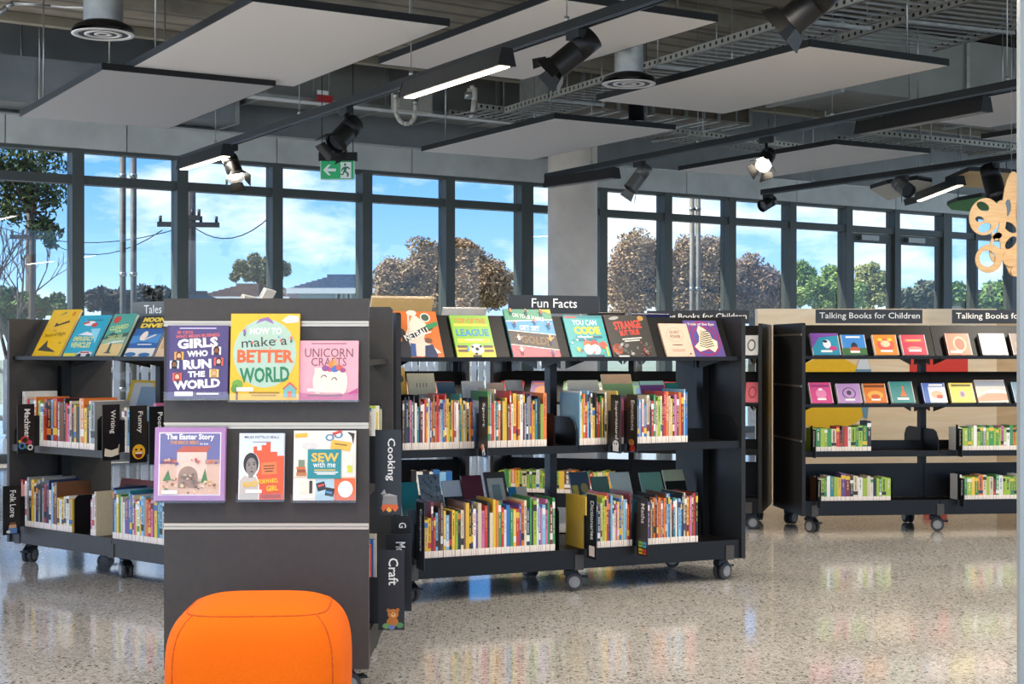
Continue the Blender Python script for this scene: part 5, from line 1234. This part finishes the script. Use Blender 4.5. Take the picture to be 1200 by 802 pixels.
end_book(343, 416, 505, 587, 'efe0d0', sew + [tagr(.1, .03, .24, .05)], 'cream sewing book with a teal square', i=5)

# open white magazines standing above the display end
g = 'books standing above the display end'
# they lean on the far left ledge of that bookcase
for (u, w, h, col, lab, art, zt) in ((0.30, 0.2, 0.25, 'e4e0d8', 'white picture book peeking over the display end, left of the two', [('p', [(0, 0), (.4, .8), (1, .5), (1, 0)], '8a8078')], 1.065),
                                     (0.62, 0.22, 0.29, 'eae6de', 'white picture book peeking over the display end, right of the two', [('r', .1, .2, .5, .6, '9aa4ac'), ('r', .15, .5, .2, .3, '3a3a3a')], 1.065)):
    t = .012
    vb = 0.0775 - (t + .0008) / math.cos(TILT)
    rr = face_book(W(U1, u + w, U1.D - vb, zt + (t + .0008) * math.sin(TILT) + .0012), (-TILT, 0, U1.a + math.pi), w, h, t, col, art, lab, g)
# ------------------------------------------------------------------ orange pouf
import bmesh
def pouf():
    Y = 4.22; X = (306 - 600) / F * Y
    r = thing('pouf', 'orange fabric pouf stool in front of the display end', 'pouf', (X, Y, 0), (0, 0, math.radians(3)))
    a, b, c = 0.252, 0.235, 0.205
    n, m_ = 56, 36
    mb = MB()
    def sp(v, e): return math.copysign(abs(v) ** e, v)
    for j in range(m_ + 1):
        ph = -math.pi / 2 + math.pi * j / m_
        for i in range(n):
            th = 2 * math.pi * i / n
            x = a * sp(math.cos(ph), .52) * sp(math.cos(th), .46)
            y = b * sp(math.cos(ph), .52) * sp(math.sin(th), .46)
            z = c * sp(math.sin(ph), .62)
            mb.v.append((x, y, z + c))
    for j in range(m_):
        for i in range(n):
            mb.f.append((j * n + i, j * n + (i + 1) % n, (j + 1) * n + (i + 1) % n, (j + 1) * n + i)); mb.m.append(0); mb.sm.append(True)
    fab = mat('e26200', 0.85, 0, 0.10, 420, bump=0.25, spec=0.2, name='orange_wool')
    body = mb.build('cushion', fab, r)
    # seams: where the superellipsoid meets the top edge and the side corners
    seam = mat('b84a00', 0.9, 0, 0.05, 200, name='orange_seam')
    def pt(ph, th):
        return Vector((a * sp(math.cos(ph), .52) * sp(math.cos(th), .46), b * sp(math.cos(ph), .52) * sp(math.sin(th), .46), c * sp(math.sin(ph), .62) + c)) 
    s = MB()
    ph = 0.92
    pts = [pt(ph, 2 * math.pi * i / 72) * 1.0 for i in range(73)]
    s.tube(pts, 0.0022, 6)
    s.build('top_seam', seam, body)
    for th in (math.pi / 4, 3 * math.pi / 4, 5 * math.pi / 4, 7 * math.pi / 4):
        s = MB(); s.tube([pt(-1.2 + 2.12 * k / 30, th) for k in range(31)], 0.002, 6)
        s.build('side_seam', seam, body)
pouf()

# ------------------------------------------------------------------ low plywood wall with painted shapes behind the right-hand case
YP = 11.0
def xw(px): return (px - 600) / F * YP
pw = thing('plywood_wall', 'low birch plywood wall with bright shapes behind the right bookcase', 'partition', (xw(888), YP, 0))
x_end = xw(1168) - xw(888)
MB().box(0, x_end, 0, 0.12, 0, CAMZ + (Y0 - 362) / F * YP).build('plywood_sheet', PLY, pw)
MB().box(x_end, x_end + 1.8, 0.02, 0.14, 0, CAMZ + (Y0 - 364) / F * YP).build('oak_sheet', PLYD, pw)
def zw(y): return CAMZ + (Y0 - y) / F * YP
def wall_shape(nm, pts, c, lay=0):
    poly = [(xw(x) - xw(888), zw(y)) for x, y in pts]
    MB().prism(poly, 'y', -0.006 - .004 * lay, -.004 * lay).build(nm, ink(c), pw)
wall_shape('yellow_disc', [(972 + 48 * math.cos(t * math.pi / 16), 462 + 44 * math.sin(t * math.pi / 16)) for t in range(32)], 'f2c21a')
wall_shape('white_tent', [(1003, 433), (1007, 421), (1012, 414), (1016, 421), (1020, 433)], 'dfe6ea', 2)
wall_shape('blue_band', [(1001, 440), (1003, 433), (1020, 433), (1022, 440), (1016, 490), (1012, 490)], '6f9cb4', 1)
wall_shape('red_block', [(1066, 395), (1134, 395), (1134, 470), (1066, 470)], 'dc3a2a')
wall_shape('red_foot', [(1082, 560), (1110, 560), (1110, 583), (1082, 583)], 'dc3a2a')

# ------------------------------------------------------------------ wooden flower hanging at the right
FY = 10.2
def fp(x, y): return ((x - 1192) / F * FY, (262 - y) / F * FY)
fr_ = thing('wooden_flower', 'hanging cut-out plywood flower with looped petals', 'decoration', PY(1192, 262, FY))
FLW = make_wood('flower_ply', 'd9a868', 'e8bf86', 6)
def loop(nm, cx, cy, rx, ry, holes, rot=0.0, yo=0.0):
    """a petal: oval plate with oval holes, cut from 12 mm ply"""
    bm = bmesh.new()
    def ring(cx_, cy_, rx_, ry_, rt_, n=26):
        vs_ = []
        for i in range(n):
            t = 2 * math.pi * i / n
            px, py = rx_ * math.cos(t), ry_ * math.sin(t)
            q_ = fp(cx_ + px * math.cos(rt_) - py * math.sin(rt_), cy_ + px * math.sin(rt_) + py * math.cos(rt_))
            vs_.append(bm.verts.new((q_[0], yo, q_[1])))
        return [bm.edges.new((vs_[i], vs_[(i + 1) % n])) for i in range(n)]
    ed = ring(cx, cy, rx, ry, rot)
    for h in holes: ed += ring(*h)
    bmesh.ops.triangle_fill(bm, use_beauty=True, use_dissolve=False, edges=ed)
    # drop faces lying inside holes
    kill = []
    for f in bm.faces:
        c = f.calc_center_median()
        for (hx, hy, hrx, hry, hr) in holes:
            X = c.x / FY * F + 1192 - hx; Yy = 262 - c.z / FY * F - hy
            a_ = X * math.cos(-hr) - Yy * math.sin(-hr); b_ = X * math.sin(-hr) + Yy * math.cos(-hr)
            if (a_ / hrx) ** 2 + (b_ / hry) ** 2 < 0.97: kill.append(f); break
    bmesh.ops.delete(bm, geom=list(set(kill)), context='FACES')
    ex = bmesh.ops.extrude_face_region(bm, geom=bm.faces[:])
    for v in [g_ for g_ in ex['geom'] if isinstance(g_, bmesh.types.BMVert)]: v.co.y += 0.012
    bmesh.ops.recalc_face_normals(bm, faces=bm.faces)
    me = bpy.data.meshes.new(nm); bm.to_mesh(me); bm.free(); me.materials.append(FLW)
    return obj(nm, me, fr_)
loop('petal', 1154, 254, 18, 22, [(1152, 251 - 9, 8, 5, .5), (1148, 257, 5, 3.5, .1), (1154, 267, 8, 5, -.4)], .2)
loop('petal', 1160, 303, 16, 17, [(1158, 303, 9.5, 9.5, 0)], .5, .013)
loop('petal', 1172, 258, 9, 24, [(1168, 262, 4.5, 12, .1)], .15, .026)
loop('petal', 1170, 290, 9, 18, [(1169, 290, 5, 11, .1)], .1, .026)
loop('petal', 1190, 262, 14, 62, [(1186, 266, 5, 9, -.9), (1187, 284, 5, 9, .7), (1183, 243, 4, 10, .1), (1197, 250, 3, 12, 0)], 0, .039)
loop('petal', 1208, 240, 14, 40, [(1208, 240, 7, 28, 0)], .1, .013)
loop('petal', 1212, 290, 14, 30, [(1212, 290, 7, 20, 0)], -.3, .013)
q0 = fp(1188, 204)
MB().cyl((q0[0], 0.045, q0[1] - .03), (q0[0], 0.045, 3.86 - PY(1192, 262, FY).z), 0.002, n=6).build('hanging_wire', GALV, fr_)
q0 = fp(1186, 303)
MB().cyl((q0[0], 0.025, q0[1]), (q0[0], 0.04, q0[1]), 0.055, n=20).build('wooden_boss', FLW, fr_)
q0 = fp(1192, 318)
MB().cyl((q0[0], 0.025, q0[1]), (q0[0], 0.04, q0[1]), 0.035, n=16).build('small_boss', FLW, fr_)

# edge of a glass screen at the right border
gp = PY(1195.5, Y0, 4.4)
gs = thing('glass_screen', 'tall glass screen edge along the right border of the picture', 'glass screen', (gp.x, 4.4, 0))
MB().box(0, 0.02, 0, 0.03, 0, 2.45).build('edge_post', mat('a5aaa6', 0.4, 0.3, 0.04, 10, name='anodised_edge'), gs)
MB().box(0.02, 1.2, 0.01, 0.02, 0.02, 2.45).build('pane', make_glass('screen_glass', (0.9, 0.93, 0.92)), gs)

# ------------------------------------------------------------------ outdoors
GRASS = make_concrete('lawn_and_paving', '7c8a62', 'a8ab96')
gd = MB().box(-60, 110, 30.0, 190, -0.3, -0.14).box(-60, -16, -9, 30, -0.3, -0.14).box(22, 110, -9, 30, -0.3, -0.14).build('ground', GRASS); gd['kind'] = 'structure'; gd['label'] = 'pale lawn and paving outside the windows'

# white slat fence beyond the glazing
fa = wall_pt(wall_s(-80), 4.5, 0); 
fe = thing('slat_fence', 'white upright slat fence outside the left windows', 'fence', fa, (0, 0, WA))
slm = MB().box(-0.045, 0.045, -0.01, 0.01, 0.03, 0.98).mesh('slat', mat('eceae6', 0.6, 0, 0.05, 10, name='white_paint'))
LF = wall_s(760, 4.5) - wall_s(-80, 4.5)
nS = int(LF / 0.13)
for i in range(nS): obj('slat', slm, fe, loc=((i + .5) * .13, 0, 0))
for z in (0.2, 0.8):
    MB().box(0, LF, 0.011, 0.04, z, z + 0.07).build('rail', mat('dcdad5', 0.6, 0, 0.05, 10, name='white_rail'), fe)

rl = random.Random(21)
def leafy(mb, c, r, n, size, q, mi=2):
    for _ in range(n):
        while True:
            p = Vector((q.uniform(-1, 1), q.uniform(-1, 1), q.uniform(-1, 1)))
            if p.length < 1: break
        p = Vector((p.x * r[0], p.y * r[1], p.z * r[2])) + c
        a = Vector((q.uniform(-1, 1), q.uniform(-1, 1), q.uniform(-1, 1))).normalized()
        b = a.orthogonal().normalized()
        s = size * q.uniform(.6, 1.3)
        mb.add([p - a * s, p + b * s * .45, p + a * s, p - b * s * .45], [(0, 1, 2, 3)], q.randrange(mi))
def tree(label, Y, blobs, trunk, leafc, n=2600, size=0.13, sub=26, group='trees outside the windows', tr=.12):
    """blobs: ellipses (x, y, rx, ry) in picture pixels at the tree's own depth"""
    tx, tyb = trunk
    base = PY(tx, Y0, Y); base.z = -0.14
    r = thing('tree', label, 'tree', base, group=group)
    q = random.Random(hash(label) % 1000 if False else sum(map(ord, label)))
    k = Y / F
    fo = MB(); br = MB()
    tops = []
    tot = sum(b[2] * b[3] for b in blobs)
    for (x, y, rx, ry) in blobs:
        C = PY(x, y, Y) - base
        m_ = max(3, int(sub * rx * ry / tot)); nl = int(n * rx * ry / tot / m_)
        for _ in range(m_):
            t = q.uniform(0, 2 * math.pi); rr = math.sqrt(q.random()) * q.uniform(.75, 1.02)
            c = C + Vector((math.cos(t) * rr * rx * k, q.uniform(-.7, .7) * rx * k, math.sin(t) * rr * ry * k))
            s = q.uniform(.2, .42) * min(rx, ry) * k + .06
            leafy(fo, c, (s * 1.2, s * 1.2, s), nl, size, q)
            if q.random() < .5: tops.append(c)
    trk = PY(tx, tyb, Y) - base
    br.cyl((0, 0, 0), trk, tr, tr * .6, 8)
    for c in tops:
        mid = trk.lerp(c, .5) + Vector((q.uniform(-.2, .2), q.uniform(-.2, .2), q.uniform(0, .3)))
        br.cyl(trk, mid, tr * .3, tr * .2, 6); br.cyl(mid, c, tr * .2, 0.012, 6)
    br.build('trunk', mat('5c4f42', 0.9, 0, 0.2, 6, name='bark'), r)
    fo.build('foliage', [mat(leafc[0], 0.7, 0, 0.1, 3, name='leaf_' + leafc[0]), mat(leafc[1], 0.7, 0, 0.1, 3, name='leaf_' + leafc[1])], r, kind='stuff')
GO = ('85855c', '5f6040'); BR = ('bd9f76', '8c7252'); GR = ('8aa850', '5f8040'); RU = ('c8a678', '94785a')
tree('leafy gum tree with hanging branches at the upper left window', 24, [(15, 195, 30, 22), (50, 185, 28, 14), (10, 235, 22, 26), (52, 228, 22, 24), (48, 268, 16, 16), (62, 280, 9, 10)], (37, 250), ('55632f', '3c4624'), n=2600, size=.055, sub=90, tr=.06)
tree('small round gum tree behind the brown roof', 46, [(300, 314, 26, 12), (325, 318, 18, 12), (290, 324, 18, 8)], (306, 335), GO, n=7000, size=.07, sub=40)
tree('brown leafed tree filling the window left of the column', 34, [(470, 325, 28, 22), (500, 312, 22, 30), (455, 345, 22, 22), (505, 345, 26, 26)], (487, 350), BR, n=24000, size=.046, sub=130)
tree('tall russet tree in the window beside the column', 33, [(545, 305, 14, 28), (560, 320, 24, 24), (585, 335, 18, 26), (555, 345, 30, 24), (530, 300, 10, 24)], (556, 350), RU, n=24000, size=.046, sub=130)
tree('pale brown tree in the window right of the column', 32, [(745, 300, 26, 24), (735, 325, 28, 28), (765, 320, 20, 36), (730, 350, 26, 20)], (747, 345), RU, n=24000, size=.044, sub=130)
tree('dusty brown tree in the seventh window', 32, [(820, 300, 26, 28), (805, 320, 22, 36), (838, 330, 22, 34), (815, 350, 34, 20)], (820, 345), BR, n=24000, size=.044, sub=130)
tree('reddish brown tree in the eighth window', 33, [(880, 325, 20, 24), (872, 345, 22, 24), (905, 345, 16, 24)], (882, 350), ('ae8a6c', '86705a'), n=15000, size=.05, sub=90)
tree('tree with sunlit green shrub crown in the ninth window', 36, [(945, 320, 14, 14), (970, 330, 22, 16), (955, 345, 32, 18), (990, 345, 20, 18)], (960, 355), ('a8b860', '78943f'), n=15000, size=.055, sub=90)
tree('olive tree seen through the first glass door', 38, [(1020, 325, 18, 14), (1030, 340, 24, 16), (1010, 345, 20, 18)], (1020, 355), ('b4b46c', '8e8c4a'), n=12000, size=.055, sub=90)
tree('dark hedge tree seen through the second glass door', 30, [(1080, 350, 26, 16), (1065, 355, 16, 14)], (1075, 362), ('7a7f5c', '56593f'), n=6000, size=.07, sub=50)
tree('green hedge tree beyond the rightmost windows', 30, [(1125, 345, 14, 16), (1155, 350, 26, 16), (1185, 345, 18, 20)], (1150, 362), GR, n=7000, size=.07, sub=50)
tree('low green shrub under the bare tree at the far left', 27, [(20, 352, 30, 14), (55, 360, 30, 12), (5, 372, 20, 14)], (25, 372), ('5f7a3a', '46592c'), n=5000, size=.06, sub=40)
tree('dark hedge outside behind the flight book', 28, [(120, 352, 34, 12), (165, 350, 34, 12), (195, 352, 20, 12)], (150, 366), ('4c4a3c', '363529'), n=6000, size=.06, sub=50)

bt = thing('bare_tree', 'leafless tree at the far left window', 'tree', PY(8, Y0, 25) * 1.0, group='trees outside the windows')
bt.location.z = -0.14
mb = MB(); qq = random.Random(4)
def twig(p, d, L, r, n):
    e = p + d * L
    mb.cyl(p, e, r, r * .65, 6)
    if n == 0: return
    for _ in range(3):
        dd = (d + Vector((qq.uniform(-.7, .7), qq.uniform(-.5, .5), qq.uniform(-.1, .55)))).normalized()
        twig(e if qq.random() < .6 else p.lerp(e, .7), dd, L * qq.uniform(.6, .8), r * .6, n - 1)
twig(Vector((0, 0, 0)), Vector((0.05, 0, 1)), 1.3, 0.06, 5)
mb.build('branches', mat('5a4e42', 0.9, 0, 0.1, 5, name='bare_bark'), bt)

def pole(label, x, ytop, Y, rad, arms, insul=True):
    b = PY(x, Y0, Y); b.z = -0.14
    top = CAMZ + (Y0 - ytop) / F * Y + .14
    r = thing('utility_pole', label, 'utility pole', b, (0, 0, 0.15), 'poles outside')
    MB().cyl((0, 0, 0), (0, 0, top), rad * 1.15, rad, 12).build('post', mat('5f5a55', 0.8, 0, 0.15, 5, name='weathered_pole'), r)
    k = Y / F
    for (yy, x0, x1) in arms:
        z = CAMZ + (Y0 - yy) / F * Y + .14
        ar = MB().box((x0 - x) * k, (x1 - x) * k, -rad - .1, -rad, z, z + .11).build('crossarm', mat('4a4542', 0.8, 0, 0.1, 5, name='crossarm_wood'), r)
        for t in (.05, .3, .7, .95):
            X = (x0 - x + (x1 - x0) * t) * k
            MB().cyl((X, -rad - .05, z + .11), (X, -rad - .05, z + .25), 0.035, n=8).build('insulator', mat('3a3836', 0.4, name='insulator'), ar)
pole('utility pole with a crossarm behind the hanging gum branches', 36, 225, 40, .13, [(281, 14, 62)])
pole('utility pole with wide crossarms in the third window', 222, 215, 34, .14, [(267, 186, 257), (259, 205, 235)])
for i, (x, lab) in enumerate(((144, 'left of the twin grey downpipes outside the second window'), (156.5, 'right of the twin grey downpipes outside the second window'), (811, 'left of the twin pale posts outside the seventh window'), (818, 'right of the twin pale posts outside the seventh window'))):
    b = PY(x, Y0, 18.2 if i < 2 else 22.5); b.z = 0
    r = thing('downpipe', lab, 'post', b, group='slim posts outside')
    MB().cyl((0, 0, 0), (0, 0, 3.6), 0.038, n=12).build('pipe', mat('6d6c68' if i < 2 else '8a857c', 0.6, 0.2, 0.15, 8, name='downpipe'), r)
    for z in (.6, 2.0, 3.2):
        MB().cyl((0, 0, z), (0, 0, z + .05), 0.046, n=12).build('pipe_bracket', GALV, r)
wr = thing('power_lines', 'thin power lines between the utility poles', 'power lines', PY(36, 279, 40))
o0 = PY(36, 279, 40)
for dz, (xa, ya, Ya), (xb, yb, Yb) in ((0, (-20, 258, 40), (222, 264, 34)), (0, (50, 279, 40), (190, 270, 34)), (0, (222, 262, 34), (330, 240, 30))):
    A_, B_ = PY(xa, ya, Ya) - o0, PY(xb, yb, Yb) - o0
    pts = [A_.lerp(B_, i / 10) - Vector((0, 0, .5 * (1 - (i / 5 - 1) ** 2))) for i in range(11)]
    MB().tube(pts, 0.012, 5).build('wire', BLACK, wr)

def house(label, x0, x1, y_eave, y_ridge, Y, wallc, roofc, rot=0.0, wins=(), group='houses beyond the windows', hip=0.25):
    a, b = PY(x0, Y0, Y), PY(x1, Y0, Y)
    w = b.x - a.x; k = Y / F
    ze = CAMZ + (Y0 - y_eave) * k + .14; zr = CAMZ + (Y0 - y_ridge) * k + .14
    d = 7.0
    r = thing('house', label, 'house', (a.x, Y, -0.14), (0, 0, rot), group)
    MB().box(0.3, w - .3, 0.3, d - .3, 0, ze).build('walls', mat(wallc, 0.8, 0, 0.06, 3, name='house_wall'), r)
    h = hip * w
    vs_ = [(0, 0, ze), (w, 0, ze), (w, d, ze), (0, d, ze), (h, d / 2, zr), (w - h, d / 2, zr), (0, 0, ze - .12), (w, 0, ze - .12), (w, d, ze - .12), (0, d, ze - .12)]
    MB().add(vs_, [(0, 1, 5, 4), (1, 2, 5), (2, 3, 4, 5), (3, 0, 4), (6, 7, 1, 0), (7, 8, 2, 1), (8, 9, 3, 2), (9, 6, 0, 3), (9, 8, 7, 6)]).build('roof', mat(roofc, 0.8, 0, 0.2, 9, name='roof_tiles', stretch=(1, 1, 8)), r)
    n = 7
    for i in range(n):                                   # tile courses on the near slope
        t = (i + .5) / n
        y = d / 2 * t; z = ze + (zr - ze) * t
        MB().box(h * t + .1, w - h * t - .1, y - .05, y + .05, z - .01, z + .05).build('tile_course', mat(roofc, 0.8, 0, 0.25, 12, name='roof_course'), r)
    MB().box(h, w - h, d / 2 - .1, d / 2 + .1, zr - .02, zr + .08).build('ridge_cap', mat(roofc, 0.7, 0, 0.1, 9, name='ridge'), r)
    MB().box(-.05, w + .05, -.12, 0.0, ze - .16, ze).build('gutter', mat('d8d8d4', 0.5, 0.1, name='gutter'), r)
    for (wx0, wx1, wy0, wy1) in wins:
        X0, X1 = (wx0 - x0) * k, (wx1 - x0) * k
        Z1, Z0 = CAMZ + (Y0 - wy0) * k + .14, CAMZ + (Y0 - wy1) * k + .14
        f = MB().box(X0, X1, .22, .299, Z0, Z1).build('window', mat('e0e0de', 0.5, name='house_window_frame'), r)
        MB().box(X0 + .06, X1 - .06, .2, .219, Z0 + .06, Z1 - .06).build('pane', mat('3a4654', 0.15, 0.2, 0.03, name='house_window_pane'), f)
house('brown tiled house behind the third and fourth windows', 228, 338, 348, 330, 52, '8a7a6a', '6e5a4e')
house('pale blue house with slate roof in the fourth window', 338, 452, 338, 318, 44, 'a9bccb', '5a6678', wins=((392, 400, 342, 352), (404, 411, 342, 352), (418, 426, 342, 352)))
house('grey roofed house behind the brown tree left of the column', 430, 560, 336, 306, 60, 'b4bcc4', '8a94a0')
house('dark carport roof outside the first windows', 96, 206, 347, 338, 30, '4a4844', '3a3836', hip=.05)
house('far house with flat dark roof at the right windows', 1145, 1260, 352, 338, 60, 'b8b4ac', '4a4c50')
